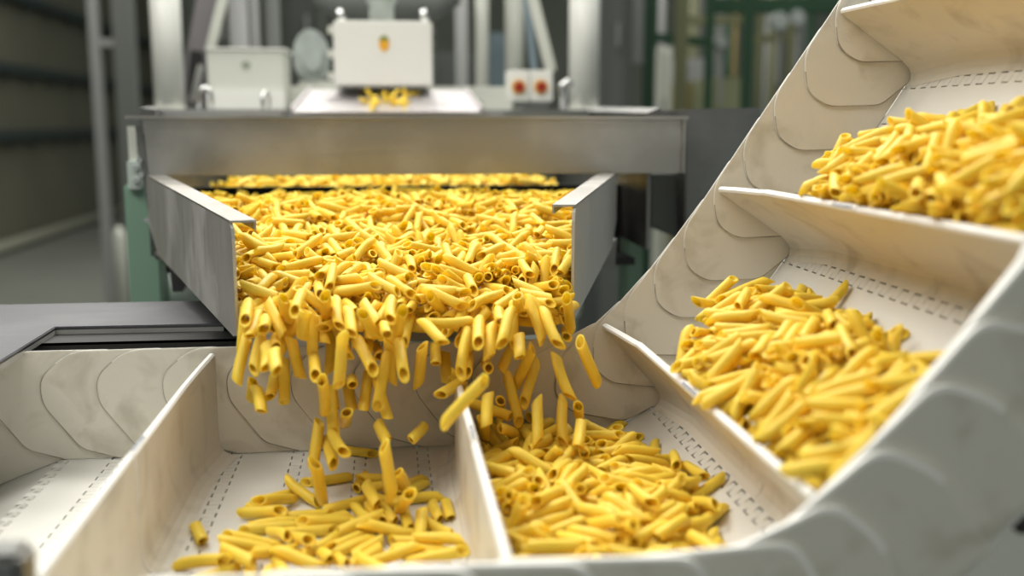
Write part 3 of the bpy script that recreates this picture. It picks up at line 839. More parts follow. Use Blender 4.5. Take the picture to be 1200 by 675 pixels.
# settled poses, largest in view first: x, y, z - 1 in tenths of a millimetre, quaternion w x y z in hundredths, place code
POSES = [
3099,5104,2616,85,47,18,1,4, 2135,5180,1261,39,-29,-85,11,3, 2345,4978,1393,69,-4,68,-20,3, 2076,4570,1208,74,27,58,14,3, 922,5434,494,64,42,-51,-37,2, 2449,5149,1465,2,75,-34,-55,3,
2537,5760,1569,16,-23,55,-77,3, 2195,5487,1313,83,-17,36,-36,3, 2649,4885,1539,62,-31,57,-42,3, 467,6375,1098,-20,-77,49,31,5, 2429,4620,1477,21,-44,15,-85,3, -1184,6220,171,26,49,-60,-56,1,
2184,4595,1287,43,16,-80,-36,3, 1205,5653,455,36,11,-73,-55,2, -586,6175,173,19,46,-40,-76,1, 300,6325,200,61,-13,66,-39,1, 275,6121,171,53,27,-73,-31,1, 2132,5797,1263,32,72,-60,-11,3,
2191,4465,1287,19,77,-51,-30,3, 2141,5306,1258,71,12,36,57,3, -28,6838,497,-7,23,-96,2,5, 1677,5706,467,59,-11,68,40,2, 2156,4994,1240,35,-39,-76,35,3, 2066,5925,1238,58,35,38,61,3,
2154,6273,1325,22,85,-31,-33,3, 3,6180,170,60,0,-78,15,1, -53,6596,174,8,-61,2,78,1, 2315,4766,1372,67,5,-70,-19,3, 2469,7042,1483,33,64,-5,68,3, 3063,5831,2542,25,-80,11,52,4,
-979,6206,210,62,-67,-20,33,1, 929,6010,475,6,-70,-33,62,2, 3551,5592,2888,76,9,58,23,4, 3064,6047,2559,76,34,47,-26,4, 2421,5029,1440,55,-9,-80,-16,3, 3228,5142,2708,78,57,19,11,4,
-347,7183,1207,4,-53,-83,3,5, -64,7490,968,-4,-71,-66,18,5, -913,7027,166,76,38,49,10,1, -1098,7626,1133,32,86,-37,4,5, -463,6815,160,38,-70,28,-51,1, 2603,5384,1491,70,-48,22,-46,3,
-525,7163,320,-17,96,-16,2,5, -840,7229,177,11,-34,-50,78,1, 1502,5660,446,64,-63,29,-29,2, 1241,5688,518,54,-74,-38,-6,2, 732,5890,455,79,10,16,57,2, 548,7493,1170,-27,-84,-39,25,5,
1094,7388,653,3,-2,-92,36,5, 1230,5854,524,17,-19,61,-74,2, 3138,4841,2446,16,-79,25,52,4, 1326,7665,920,33,93,2,10,5, 2763,5316,1536,38,71,-7,-57,3, 2309,5415,1373,30,23,-6,91,3,
1828,7263,428,5,74,16,64,2, 1309,7546,598,-33,-92,-12,10,5, -714,7762,1097,-11,80,55,16,5, 1129,7742,1361,-15,-5,-93,31,5, 1528,7639,1036,-18,43,-87,9,5, 1795,5532,435,60,-71,18,29,2,
3299,6081,2739,43,-38,-68,43,4, -848,7688,1427,-6,29,-82,46,5, -244,6689,177,13,-60,-6,-78,1, 2182,6511,1355,35,-30,33,-81,3, 229,7686,1032,-4,-1,97,19,5, 3141,4777,2604,75,-14,60,-19,4,
-248,8082,1571,72,38,50,27,0, 483,7678,1366,67,-14,-71,9,0, 1096,7837,829,-22,-83,-38,30,5, -664,7370,176,77,-33,-50,-16,1, 1446,5902,501,23,20,-56,-76,2, -188,7729,837,36,68,-58,22,5,
-565,7526,482,29,86,-40,6,5, 2912,5892,1549,25,93,22,9,3, -818,7867,894,-7,65,74,5,5, 82,7401,1162,-42,-66,-53,29,5, 1052,7828,967,17,-95,11,18,5, 956,7774,720,-21,-59,-76,11,5,
704,7303,779,28,36,-77,43,5, -849,6811,130,46,-58,39,-53,1, 1003,6947,478,48,75,34,28,2, 3003,5637,2443,51,-17,82,-13,4, 746,7462,1268,17,18,-86,43,5, 1224,7602,1323,46,87,9,4,5,
964,6103,540,15,-26,-60,73,2, 3102,5117,2479,34,78,10,50,4, -178,7485,1164,-46,-52,-65,28,5, -1107,6091,130,67,52,-47,-20,1, 845,7310,1391,3,-19,-83,50,5, -927,6406,179,59,12,78,10,1,
1585,6140,500,5,8,-71,-69,2, 3067,5305,2382,39,34,67,51,4, -581,7739,1280,15,96,-20,2,5, 2148,6602,339,9,81,18,-53,2, 2314,4643,1291,46,51,66,28,3, 2679,6588,1542,72,-48,-47,8,3,
3101,5523,2366,13,53,-31,-77,4, 3086,4622,2642,89,-16,39,-9,4, 434,7872,1521,31,36,-44,-75,0, -483,7359,918,16,-44,82,30,5, 318,7506,1334,45,76,-24,38,5, -745,8784,1681,29,-45,-61,57,0,
-624,7490,1408,-33,74,55,15,5, 2393,5706,1409,67,-68,-25,5,3, 1,7659,1080,-17,98,1,2,5, -330,7200,130,49,17,68,50,1, -1309,6789,130,48,-62,32,51,1, -504,7741,130,40,-46,-53,57,1,
-570,6720,130,52,50,-49,-47,1, 1635,7640,440,51,5,-75,-40,2, 2238,6415,1360,49,-32,43,-68,3, 2389,5341,1407,27,82,7,-49,3, 987,5961,436,47,23,66,53,2, -973,7565,1200,-45,-84,-22,17,5,
-968,7514,857,48,72,-32,35,5, -265,6439,130,69,-57,41,-9,1, 993,5853,413,36,-52,-58,49,2, -468,8072,1080,10,28,-91,27,5, -441,7556,713,-23,-55,-75,24,5, -755,6599,175,44,6,60,-65,1,
-137,5948,210,63,-69,-11,31,1, 2453,4545,1388,52,26,78,17,3, 3142,5955,1435,10,15,-97,13,3, 3076,5331,2491,45,77,29,-30,4, 2846,6976,1579,46,77,12,41,3, 2699,5676,1571,45,-46,-41,-62,3,
2393,6245,1436,76,-46,42,9,3, 756,7941,1494,20,68,31,-62,0, 1384,7209,599,52,55,-56,31,5, 765,7647,676,31,50,66,44,5, -156,7125,231,9,27,-68,66,5, 1787,6376,434,58,-49,-35,53,2,
-981,8076,1564,76,-6,-60,-22,0, 1414,7879,1379,26,-47,80,23,5, 187,6669,175,68,-50,34,38,1, 774,6538,476,78,25,41,38,2, 2230,5672,1239,10,-64,1,75,3, 2429,6708,1435,5,-49,37,-78,3,
635,8690,1657,40,70,47,33,0, -388,7736,1448,54,83,3,2,5, -288,7523,1419,58,80,-4,8,5, 1667,6171,446,63,2,58,50,2, 1089,5626,430,44,-17,-73,-47,2, 2188,6152,1253,64,-32,52,-44,3,
3127,4946,2526,6,63,16,74,4, 3258,6331,2689,32,-21,-81,42,4, -36,8101,1595,51,20,76,-32,0, -153,7412,1420,-46,86,-18,4,5, 1181,5394,456,16,-77,-14,-59,2, 2795,7166,1591,70,18,45,50,3,
2497,5668,1496,48,69,7,-53,3, 3342,5834,2693,54,-28,-4,-78,4, 2624,7815,1539,43,40,-79,-8,3, -991,7620,1400,36,46,-66,45,5, -779,6948,1267,5,18,-73,64,5, -763,6311,172,1,61,48,61,1,
724,6825,479,61,-70,-17,30,2, 1145,6213,484,32,63,-50,48,2, 977,7555,1198,33,37,-71,49,5, -913,6486,179,38,-62,50,-46,1, 736,5806,423,69,-24,53,-40,2, 1375,5287,472,71,-29,-59,21,2,
-360,8302,1615,56,-12,62,-51,0, -1055,9271,1757,12,-53,-46,-69,0, 452,7552,881,70,-54,43,12,5, -388,7189,598,68,70,16,2,5, -70,7448,590,7,22,-71,66,5, -501,6440,130,22,-60,-37,-66,1,
2189,6972,359,62,62,-26,36,2, 1251,6626,466,61,72,-10,-29,2, 373,7853,1467,81,25,-35,38,0, -768,7648,1502,-45,88,0,0,5, -460,7464,444,-25,-16,-75,58,5, 390,7025,130,57,-59,38,40,1,
1698,6597,443,11,76,23,58,2, 1907,7219,357,58,-39,68,-16,2, 2725,6284,1537,62,58,-51,4,3, 3308,5569,2676,46,-56,-47,48,4, 2999,5521,2493,48,71,17,-47,4, 3409,7046,2743,57,-22,47,-62,4,
-475,7741,1506,15,-31,81,45,5, 78,7488,1419,30,-67,58,33,5, 655,7440,1326,-33,-49,-61,51,5, 205,7523,554,31,-9,69,63,5, 85,6775,295,-3,-12,87,45,5, 1684,6058,418,67,44,-57,-4,2,
2275,4947,1314,59,-22,-66,38,3, 3018,6244,2377,20,-28,-44,81,4, 3299,5920,2686,61,-1,42,66,4, 3272,6453,2695,35,24,43,78,4, 72,8474,1655,59,39,69,-7,0, -863,7194,1248,14,27,-74,58,5,
-294,6534,130,46,-70,-4,-53,1, -429,6204,179,44,-69,39,41,1, 2966,6791,1551,47,-56,63,-23,3, 3098,4547,2493,10,-68,-24,67,4, 2610,7240,1573,59,75,-14,-23,3, 3149,4755,2527,65,55,14,48,4,
3714,6757,2830,87,-28,-35,16,4, -758,7795,1268,6,94,7,-29,0, 368,7999,1568,44,-70,-7,55,0, -457,8244,1645,18,29,76,-54,0, 443,8066,926,38,71,-51,27,5, 208,7266,130,70,-4,70,6,1,
1155,7194,421,45,2,41,-78,2, 3036,5441,1522,30,-73,30,53,3, 3039,6696,2447,26,4,59,75,4, 12,7697,1473,-60,-78,-6,8,5, 350,7788,1101,44,53,-56,44,5, -310,8429,130,64,55,43,28,1,
299,6983,130,5,14,-69,70,1, 2033,6268,385,53,25,53,-59,2, 1702,6750,436,65,-8,-72,21,2, 2733,5252,1453,38,16,-89,-13,3, 3658,6573,2828,63,48,42,-42,4, 3446,5282,2772,75,-38,-47,23,4,
-146,7688,1458,4,31,-73,59,5, 944,8007,1017,-50,-78,35,3,5, -166,6264,130,70,60,-36,-5,1, -174,6393,130,67,66,-23,-21,1, -619,6498,176,78,50,33,-6,1, 2491,4817,1450,26,-33,-61,66,3,
2579,6353,1505,75,-36,49,22,3, 3425,6859,2735,76,-3,63,8,4, 2884,6332,1590,23,4,-71,64,3, 98,8117,1577,62,67,38,-1,0, -1050,7653,1478,-44,-48,-58,47,5, -903,7818,871,16,20,-75,59,5,
-552,7461,1098,-53,-56,-49,38,5, 1767,5859,401,14,-69,-24,65,2, 1363,5638,489,26,11,48,-82,2, 1172,6808,472,29,54,41,-66,2, 3025,6992,1561,25,-76,-10,58,3, 3346,4918,2777,77,-4,-60,-16,4,
3216,6968,2615,87,2,41,-23,4, 965,7815,1303,17,84,48,-11,0, 316,9426,1733,7,-55,-27,78,0, -668,7591,1561,-44,-55,-52,46,5, -323,7933,751,14,39,-77,46,5, 303,6671,130,70,-54,-44,-7,1,
-39,6991,130,66,-70,3,24,1, 1653,5935,390,17,-67,-49,51,2, 2098,6703,1235,6,-71,-24,65,3, 2197,6394,1263,70,1,46,-53,3, 3015,5794,1466,32,-39,85,2,3, 135,7808,1295,28,59,60,-43,0,
1326,8550,1559,10,56,78,-20,0, 902,7607,510,23,4,83,48,5, 1124,7425,462,26,20,67,66,2, 2178,4902,1202,42,0,71,55,3, 2375,5779,1318,3,69,34,62,3, 2049,6007,1213,12,59,7,79,3,
2532,7475,1475,36,-57,-66,31,3, 3327,6748,2660,58,-27,66,-36,4, -530,7850,1307,35,78,-37,33,0, 72,7165,309,-10,35,81,44,5, 937,5645,408,46,-22,85,1,2, 2082,6293,1144,79,-44,-33,25,3,
2091,6980,1268,1,-39,-83,38,3, 2592,5592,1527,59,26,-60,46,3, 3095,4800,2324,39,-42,54,60,4, -596,7014,130,60,30,63,35,1, 830,5735,370,47,-49,64,-31,2, 1307,6368,418,44,-69,-55,1,2,
1729,10834,1938,58,17,78,1,0, -975,8322,1607,57,-37,52,51,0, -1048,10679,1866,30,-69,23,-60,0, -797,6900,130,70,-11,69,-3,1, 1939,6559,414,12,-71,-11,-67,2, 2464,6526,1440,72,2,67,-8,3,
3118,7072,2454,37,55,14,72,4, 3455,5646,2766,32,-5,60,-71,4, 3465,5446,2799,65,-48,-53,22,4, -575,7992,1498,5,-82,34,-44,0, -1212,9443,1806,2,-45,34,81,0, -894,7417,1436,2,9,-70,69,5,
979,7641,1513,-18,41,73,49,5, -66,7626,799,27,73,-52,33,5, -341,7569,671,-19,26,82,45,5, 1579,6493,453,22,-65,41,-58,2, 2048,6150,327,71,-57,31,-22,2, 3254,5417,2606,69,21,-64,-23,4,
2441,5725,1485,1,-45,-48,74,3, 2503,7617,1480,68,0,-66,29,3, -1051,9017,1661,51,73,-5,44,0, 1153,8266,1516,40,-7,78,-46,0, 926,9207,1717,11,-37,-66,63,0, 663,8238,1575,52,59,48,-37,0,
-738,9418,1756,43,-53,-13,-71,0, 742,9078,1712,82,-51,20,4,0, -476,9798,1795,9,65,11,74,0, -329,6100,179,59,-78,-13,5,1, 1576,7018,409,69,-57,41,-6,2, 2446,5829,1432,45,-6,87,14,3,
2606,6258,1504,38,1,-77,49,3, 3039,6097,2362,41,-78,-20,-40,4, 3100,7209,1573,30,41,64,56,3, 3233,5008,2682,46,54,-27,64,4, 3527,5846,2820,63,65,40,-4,4, -156,7839,1408,64,-10,47,58,0,
1439,8689,1690,32,60,54,-47,0, -30,7319,1393,62,65,-27,30,5, 153,7460,130,68,-44,54,17,1, -89,7594,169,59,-43,64,-19,1, 1256,6626,380,53,-23,-80,6,2, 2092,7124,393,18,30,60,-70,2,
783,7197,420,60,35,-70,6,2, 3241,4937,2617,39,-57,-46,54,4, 1187,8116,1485,36,-14,70,-58,0, 1156,8526,1651,62,75,-11,13,0, -868,10061,1796,50,69,23,44,0, 796,6325,460,80,53,-11,-23,2,
1443,5356,440,73,17,61,22,2, 3038,6814,2363,33,49,17,-78,4, 3170,6428,2555,61,43,-51,-41,4, 3408,7509,2632,87,3,24,41,4, 919,7956,1471,49,77,-4,-38,0, 876,8250,1529,66,45,52,-27,0,
1690,9768,1797,75,4,-56,-33,0, 1081,10559,1868,59,17,75,-21,0, -929,9145,1704,41,-13,63,-63,0, 1165,8828,1681,67,28,-67,-6,0, 141,6449,130,53,-58,-40,45,1, 1826,6439,385,65,21,41,59,2,
727,6459,425,59,-34,35,-63,2, 2270,7095,1354,1,51,58,62,3, 3095,5224,2324,9,-20,-56,79,4, 3051,5468,2457,63,71,-8,-28,4, 3118,6508,2569,42,36,-82,-10,4, 3860,6822,2883,51,73,15,40,4,
65,10962,1867,50,-70,-31,38,0, 830,7600,1421,63,69,-27,20,5, 96,6823,130,67,-65,-26,-19,1, 2290,6716,1355,21,-51,42,-71,3, 2939,6248,1530,50,-42,-70,27,3, 3380,6047,2696,29,75,-9,-57,4,
2885,7827,1573,80,-7,57,-1,3, -1222,8857,1590,41,-16,54,-71,0, 1281,8218,1545,77,59,19,-2,0, -243,9284,1722,83,-48,15,-21,0, -1064,7866,831,-42,87,22,1,5, -219,7000,130,65,70,-2,26,1,
877,5381,431,67,12,71,13,2, 1001,7132,443,66,-34,59,28,2, 1170,6645,445,30,2,-81,49,2, 2487,6840,1432,57,15,-69,-39,3, 3157,5049,2382,29,57,4,-76,4, 2679,7646,1542,50,-63,8,-57,3,
3825,5944,2963,28,-57,-28,-70,4, 3831,6270,2845,27,88,25,-25,4, 563,8202,1538,60,-27,-41,62,0, -773,8096,1525,29,-22,-91,16,0, -556,11526,1940,63,28,-54,-46,0, 567,8368,1572,68,44,-11,-56,0,
-670,6069,130,65,53,46,-25,1, 1385,5858,473,38,-53,24,70,2, 932,6634,486,63,47,47,-37,2, 1326,5805,484,56,-2,55,-60,2, 2722,5792,1499,40,-82,2,39,3, 3309,5275,2734,72,10,56,-38,4,
608,7813,1305,12,69,55,-43,0, 192,8707,1688,6,-8,65,74,0, -294,7718,918,41,41,-53,60,5, 606,7811,1025,-27,-44,-66,52,5, 169,6323,130,33,49,-50,-62,1, 1375,7133,394,1,54,-39,73,2,
1833,5508,364,60,50,-61,-2,2, 1696,7341,413,40,-39,-60,56,2, 2109,5820,1071,36,38,54,-64,3, 3274,7197,1547,2,-42,-7,-89,3, 3128,6418,2479,49,-46,-48,55,4, 564,7842,1394,47,74,-46,-3,0,
1202,8468,1547,34,91,-18,-9,0, 212,10911,1978,19,36,61,66,0, 1517,8578,1674,58,59,-53,14,0, -367,9207,1720,32,-3,68,64,0, 1455,7639,645,50,-80,29,7,5, -449,6922,130,68,17,-68,17,1,
1930,6319,305,46,-86,-16,6,2, 1015,6588,450,11,19,-72,64,2, 1236,7060,447,63,68,-33,-10,2, 1741,6874,409,27,-59,46,-59,2, 2626,5116,1458,24,-84,-17,43,3, 3055,6438,1507,8,7,79,-58,3,
3747,7022,2855,36,-12,73,-55,4, 311,10629,1847,26,34,-80,39,0, -782,8558,1622,19,-42,50,-72,0, -68,7251,130,40,68,-16,58,1, 653,6373,368,6,17,-94,-26,2, 729,6252,409,52,-81,22,9,2,
1736,5635,349,21,-66,35,-61,2, 1759,5751,358,72,-10,-67,8,2, 1466,5956,440,52,80,-27,2,2, 2247,6991,1311,31,-39,-58,63,3, 3304,5647,2610,46,49,-47,-56,4, -417,7875,1358,31,0,-75,56,0,
1223,9769,1722,25,-27,-81,43,0, -979,8345,1519,40,73,-41,-35,0, 34,8793,1630,29,77,-54,-4,0, -443,8570,1612,87,-36,31,2,0, -628,10977,1917,56,75,-2,33,0, -798,8465,1605,40,76,1,49,0,
-354,10360,1853,9,53,-61,56,0, -182,11178,1958,72,57,-35,-10,0, 1287,10442,1840,87,-47,6,-4,0, -96,7837,1122,17,24,-67,67,5, 703,7528,567,-36,89,18,14,5, -244,7670,130,70,68,-15,-1,1,
-66,7440,172,42,-75,-22,44,1, 825,7628,357,12,-78,35,49,2, 1078,7683,433,18,-38,49,75,2, 2169,5870,1226,82,22,35,38,3, 2820,6644,1543,54,62,34,44,3, 1161,8039,1449,47,-1,-71,-51,0,
-1102,7821,1309,66,-14,-9,-72,0, 686,7783,1343,51,73,-43,-5,0, 1354,8177,1503,64,58,-20,45,0, 1363,9518,1713,1,-57,37,-72,0, -22,9196,1695,75,-35,-42,-36,0, 1708,7427,389,57,-51,12,-61,2,
1466,6392,449,1,5,-84,-52,2, 1688,7523,394,46,-80,3,-36,2, 3378,7384,2562,51,70,14,46,4, 3266,5337,2610,37,-58,34,-62,4, -362,7827,1202,49,85,5,13,0, -301,7925,1458,5,-15,71,-67,0,
1269,8746,1685,79,49,-19,-27,0, 204,10719,1868,34,90,1,-23,0, -544,8081,1572,54,52,50,-41,0, -1536,11879,1998,23,40,73,48,0, 287,8865,1713,2,27,-53,79,0, -319,8616,1629,26,50,55,-59,0,
-981,10810,1893,7,60,30,72,0, 718,10541,1855,62,55,47,-27,0, 754,7824,989,-30,-29,-62,66,5, 534,7859,845,15,15,89,37,5, 1781,6693,402,29,-70,12,-62,2, 937,6413,451,8,-3,-49,85,2,
2269,5138,1228,23,-51,-48,66,3, 2124,6828,1265,66,-48,18,-53,3, 2457,5916,1433,1,-57,-16,80,3, 3062,6306,2428,58,56,-23,53,4, 916,8480,1534,54,51,-28,59,0, 1682,9536,1746,47,61,30,54,0,
984,9193,1652,42,-33,49,-67,0, 851,11241,1980,8,37,-56,72,0, 677,10089,1724,33,38,82,-24,0, -520,8428,1662,5,-3,-71,69,0, 1321,9981,1798,47,3,66,57,0, 1094,11463,1974,57,39,-69,-18,0,
-839,7584,1265,-10,-4,-71,68,5, 836,7944,311,39,-15,-59,-68,2, 1181,7997,416,66,-64,25,-26,2, 1229,6361,478,5,6,82,55,2, 3361,5721,2665,65,4,75,3,4, 1034,8017,1295,46,-29,64,-53,0,
1180,7843,1390,34,91,9,19,0, 191,7995,1465,32,21,-73,54,0, 314,8040,1486,72,38,-51,23,0, 528,7943,1423,42,22,-78,39,0, 801,8832,1571,15,-48,-81,27,0, -1221,9921,1786,19,-45,-28,-81,0,
1731,10457,1829,44,-19,-67,55,0, -385,8873,1659,61,-29,-59,42,0, 535,8558,1623,3,75,30,56,0, 1430,8120,1167,-69,-69,-6,15,5, 1188,6359,395,15,-39,49,-75,2, 1648,7794,434,70,-63,-19,23,2,
2206,4608,1059,71,56,39,-11,3, 2171,6554,1184,71,32,60,10,3, 1466,8144,1375,58,-34,61,39,0, 119,8045,1477,72,-66,14,-4,0, 1405,11494,1965,78,29,50,18,0, -607,11709,2007,3,61,-17,76,0,
104,8286,1614,7,-12,61,-77,0, 1313,10697,1885,3,65,-30,68,0, 1508,10076,1802,62,56,-47,25,0, -1819,11677,1992,16,72,10,-66,0, 1399,10578,1834,68,13,60,-38,0, 2121,15501,1999,26,-64,-13,70,0,
-889,6156,130,35,-42,56,61,1, 129,7581,130,62,23,-66,33,1, 902,8031,314,52,44,63,-35,2, 1969,5886,249,27,0,-77,56,2, 1419,7217,457,14,-4,77,61,2, 706,7399,373,71,-42,53,15,2,
2182,5394,1210,15,-37,24,-87,3, 2491,7144,1469,60,59,42,31,3, 3120,6098,2307,57,-75,28,-9,4, 3198,7613,1520,53,53,-63,15,3, 3258,6131,2676,14,-47,-16,-84,4, 1176,7964,1374,49,-19,-63,55,0,
668,10766,1879,34,-39,-48,69,0, -467,9473,1727,58,-32,-53,-50,0, 970,10900,1863,46,-34,41,-69,0, 85,8234,1527,36,78,-6,-49,0, -1001,8099,1489,28,64,46,-53,0, -185,9409,1675,60,33,52,-49,0,
170,10002,1761,74,-55,34,11,0, 691,11871,2036,69,-23,-63,24,0, 864,7847,663,53,-82,14,3,5, -1819,15977,1992,16,72,10,-66,0, -116,6969,130,67,57,40,-21,1, 1859,6932,381,11,56,-27,-76,2,
1628,5486,394,71,30,60,-18,2, 2263,4633,1140,54,54,-46,-43,3, 2326,4980,1234,67,-43,55,19,3, 2373,5728,1246,5,64,-19,-73,3, 2631,5508,1400,27,-35,78,-42,3, 2721,5373,1497,79,-34,50,4,3,
2381,7065,1389,69,57,-42,-2,3, 2688,7296,1513,53,40,45,58,3, 3466,6552,2741,39,-48,-27,-73,4, 4175,7014,2940,57,65,-43,-22,4, -164,7841,1310,42,69,-45,34,0, 424,8469,1605,35,-21,-41,80,0,
-1431,11048,1932,13,43,-30,83,0, 110,9954,1675,38,-7,90,-15,0, -609,11619,1973,65,-10,63,-38,0, 683,10463,1792,45,56,67,13,0, -754,11013,1904,58,71,-16,35,0, -939,9563,1740,63,-7,-70,-31,0,
-1066,11397,1959,33,10,67,-64,0, 841,8542,1656,73,62,-17,21,0, -759,7899,1482,60,-2,61,-50,0, 1217,7679,460,10,-37,33,-85,2, 3145,5707,2343,9,80,4,57,4, 2705,4682,1545,84,-47,21,10,3,
401,8026,1464,41,70,19,-54,0, 465,8049,1548,54,69,13,44,0, 117,11032,1936,62,9,70,32,0, 1048,9736,1742,19,-35,46,78,0, -608,9395,1694,48,52,-35,60,0, 314,9853,1671,29,95,2,2,0,
-1048,9814,1763,67,-23,-66,23,0, 373,8840,1682,46,53,-35,60,0, -56,10368,1788,67,-59,-28,32,0, 267,13112,2028,55,-44,55,-43,0, -444,7821,757,18,34,-73,55,5, 1424,7190,368,27,41,-70,-49,2,
1430,6768,429,57,-44,-57,-38,2, 838,7043,409,65,-38,61,21,2, 2822,6858,1518,8,-16,68,-69,3, 2446,4647,1396,90,-34,22,-9,3, 3069,7769,1544,64,-8,74,12,3, 3639,7254,2797,47,48,-58,-44,4,
2506,5961,1499,53,51,45,49,3, 313,7996,1338,73,60,-13,28,0, 1023,10388,1765,79,48,-17,-30,0, -7,11073,1902,25,-79,5,-54,0, -608,9215,1642,23,-53,71,-39,0, -132,9933,1722,45,24,84,-15,0,
739,8442,1568,75,55,-21,27,0, 499,10984,1914,25,68,-27,62,0, 641,11378,1941,65,34,53,-39,0, 1513,11884,2003,43,-15,-67,56,0, 539,9143,1690,50,68,44,-27,0, 1133,9376,1706,45,26,74,-41,0,
-1410,10790,1840,18,91,-8,-34,0, 906,8549,1609,36,31,-56,66,0, 1346,9094,1662,56,8,-44,-69,0, -938,7140,130,42,-70,2,56,1, 2016,7016,326,24,-20,67,-66,2, 666,6165,389,40,64,-33,55,2,
1562,6320,414,44,53,31,64,2, 3264,6321,1463,9,8,-80,-57,3, 2780,6402,1477,6,78,2,-60,3, 3121,6050,2501,78,11,50,-32,4, 3315,5036,2367,39,71,-12,-56,4, 3380,5063,2778,32,56,-30,69,4,
3727,6872,2831,3,46,-56,-68,4, 3875,6652,2868,27,69,-43,-49,4, 287,7937,1274,62,42,59,27,0, 407,8063,1387,19,-66,-2,71,0, -43,7838,1422,50,83,-3,-20,0, -343,8256,1460,75,56,32,-3,0,
548,9271,1652,49,24,-82,4,0, -1163,11128,1889,27,64,-56,42,0, 594,10583,1826,37,-26,84,-26,0, 1323,11025,1934,67,71,-8,16,0, 1055,11071,1919,72,58,-13,-34,0, 1115,8746,1606,71,56,-34,21,0,
927,10404,1772,89,-26,35,4,0, -1212,9270,1708,22,31,63,-66,0, 322,11490,2043,54,68,-35,33,0, 130,9685,1691,24,-68,-39,56,0, 85,10346,1807,22,-65,47,53,0, 768,11574,1999,21,59,-47,61,0,
-2028,12921,2015,8,45,-56,68,0, 784,7535,309,1,52,-65,53,2, 1013,7397,417,16,47,64,-57,2, 2267,6005,1111,29,50,-66,-46,3, 2196,5941,1196,45,10,-85,-19,3, 3264,6769,1463,17,28,-46,81,3,
3160,4796,2372,2,-47,-78,-38,4, 721,7750,1234,15,-79,35,45,0, 528,7879,1326,19,77,32,-50,0, 427,10806,1835,58,35,63,-35,0, -546,9460,1717,28,53,-54,57,0, -369,9103,1645,26,-14,53,-78,0,
503,8420,1594,61,-7,-49,60,0, 474,9717,1711,37,50,-63,45,0, 301,8854,1622,24,-25,81,45,0, 165,10103,1702,74,7,-34,-56,0, -871,11235,1927,66,67,10,-30,0, 168,8482,1582,28,76,-6,57,0,
-363,11363,1921,2,-54,10,-82,0, -456,10497,1806,27,27,41,-81,0, 1557,10608,1863,4,28,-73,60,0, -162,8645,1611,76,57,25,9,0, -502,10025,1808,75,-63,-8,11,0, 550,11243,1971,56,59,-47,31,0,
-794,5929,130,50,57,41,-49,1, 1935,8161,234,18,33,-73,-55,2, 1381,7905,359,39,0,63,66,2, 1691,7816,352,35,11,-89,-21,2, 2203,5257,1063,14,-38,-46,78,3, 3289,6970,1496,56,-61,-44,-31,3,
3177,6403,1500,4,15,-67,71,3, 3242,7595,1436,60,8,35,70,3, 3053,5861,2447,60,37,-52,46,4, 3171,6340,2464,75,-21,-49,37,4, 3346,6823,2638,1,-59,2,-80,4, 3661,5756,2862,41,47,59,-49,4,
1524,8484,1410,38,5,-39,83,0, 1301,8087,1426,36,60,12,69,0, 876,8110,1455,9,79,-7,59,0, 722,9776,1663,18,53,81,-11,0, -1401,11328,1929,34,46,-76,-28,0, 396,9775,1749,69,48,-29,44,0,
827,8493,1583,76,63,0,-4,0, 1010,9873,1703,86,-27,39,10,0, -120,10308,1770,53,24,80,-7,0, -567,8969,1619,66,-68,10,-27,0, -558,9786,1702,73,14,56,-35,0, 1369,11281,1955,7,-5,79,-59,0,
786,10512,1794,62,69,-9,33,0, -1098,11667,1978,2,-57,-49,64,0, -214,8341,1583,42,-42,37,-70,0, 318,11484,1949,65,3,-50,-56,0, -943,7843,1417,21,-20,-89,32,0, -997,12043,2005,45,67,8,57,0,
-690,10260,1803,56,-55,-54,-25,0, -73,12285,1999,19,-45,62,-60,0, 516,11758,1989,33,43,47,-68,0, 629,8993,1672,20,-35,-57,-70,0, 1405,15794,1965,78,29,50,18,0, 1094,15763,1974,57,39,-69,-18,0,
183,6235,130,57,-21,67,-41,1, 1770,6298,380,52,-71,-4,46,2, 1879,8431,222,41,-13,-78,43,2, 746,6720,409,50,65,-10,-55,2, 943,6112,463,28,68,40,54,2, 1565,7643,358,17,-17,-44,85,2,
734,7259,403,42,29,62,58,2, 2065,7599,297,70,-66,-6,-20,2, 2167,4972,1006,8,-9,78,-59,3, 2430,6394,1265,1,59,39,-69,3, 2513,6232,1390,5,-79,-15,58,3, 3267,5775,2480,7,-66,-14,73,4,
3017,5235,1455,76,-54,-27,-16,3, 3230,7246,2500,1,96,-9,-24,4, 3342,4864,2640,71,-17,65,-14,4, 3081,7433,1569,45,33,72,38,3, 3219,5163,2586,31,-26,36,-83,4, 3961,6516,2870,37,-61,31,-62,4,
-159,7847,1223,47,79,29,-23,0, -945,9120,1576,32,35,87,8,0, 1218,10417,1744,29,78,31,43,0, -334,8199,1549,74,5,66,-8,0, 446,8591,1567,17,51,26,-79,0, 183,8696,1607,11,42,-63,63,0,
612,11213,1895,36,-74,15,53,0, 1,11801,1963,15,37,79,43,0, -521,12890,1966,83,-17,37,36,0, 1230,11304,1926,77,54,15,-26,0, 1783,10927,1838,66,67,23,-20,0, -437,10339,1784,80,56,15,10,0,
1488,11088,1884,56,-23,-72,30,0, -1034,10458,1814,45,40,63,-47,0, -1442,11568,1961,29,59,12,73,0, -982,11567,1958,57,-78,-19,5,0, -1201,12581,1979,25,43,38,-77,0, 1795,11142,1987,48,-35,54,-58,0,
-183,10796,1817,77,-58,-17,-17,0, 918,9895,1720,10,-3,57,-80,0, 891,10033,1755,11,-62,-38,66,0, 1384,12638,2007,74,54,-37,6,0, -1427,10341,1883,70,-46,-52,-5,0, -1101,9572,1719,40,29,86,0,0,
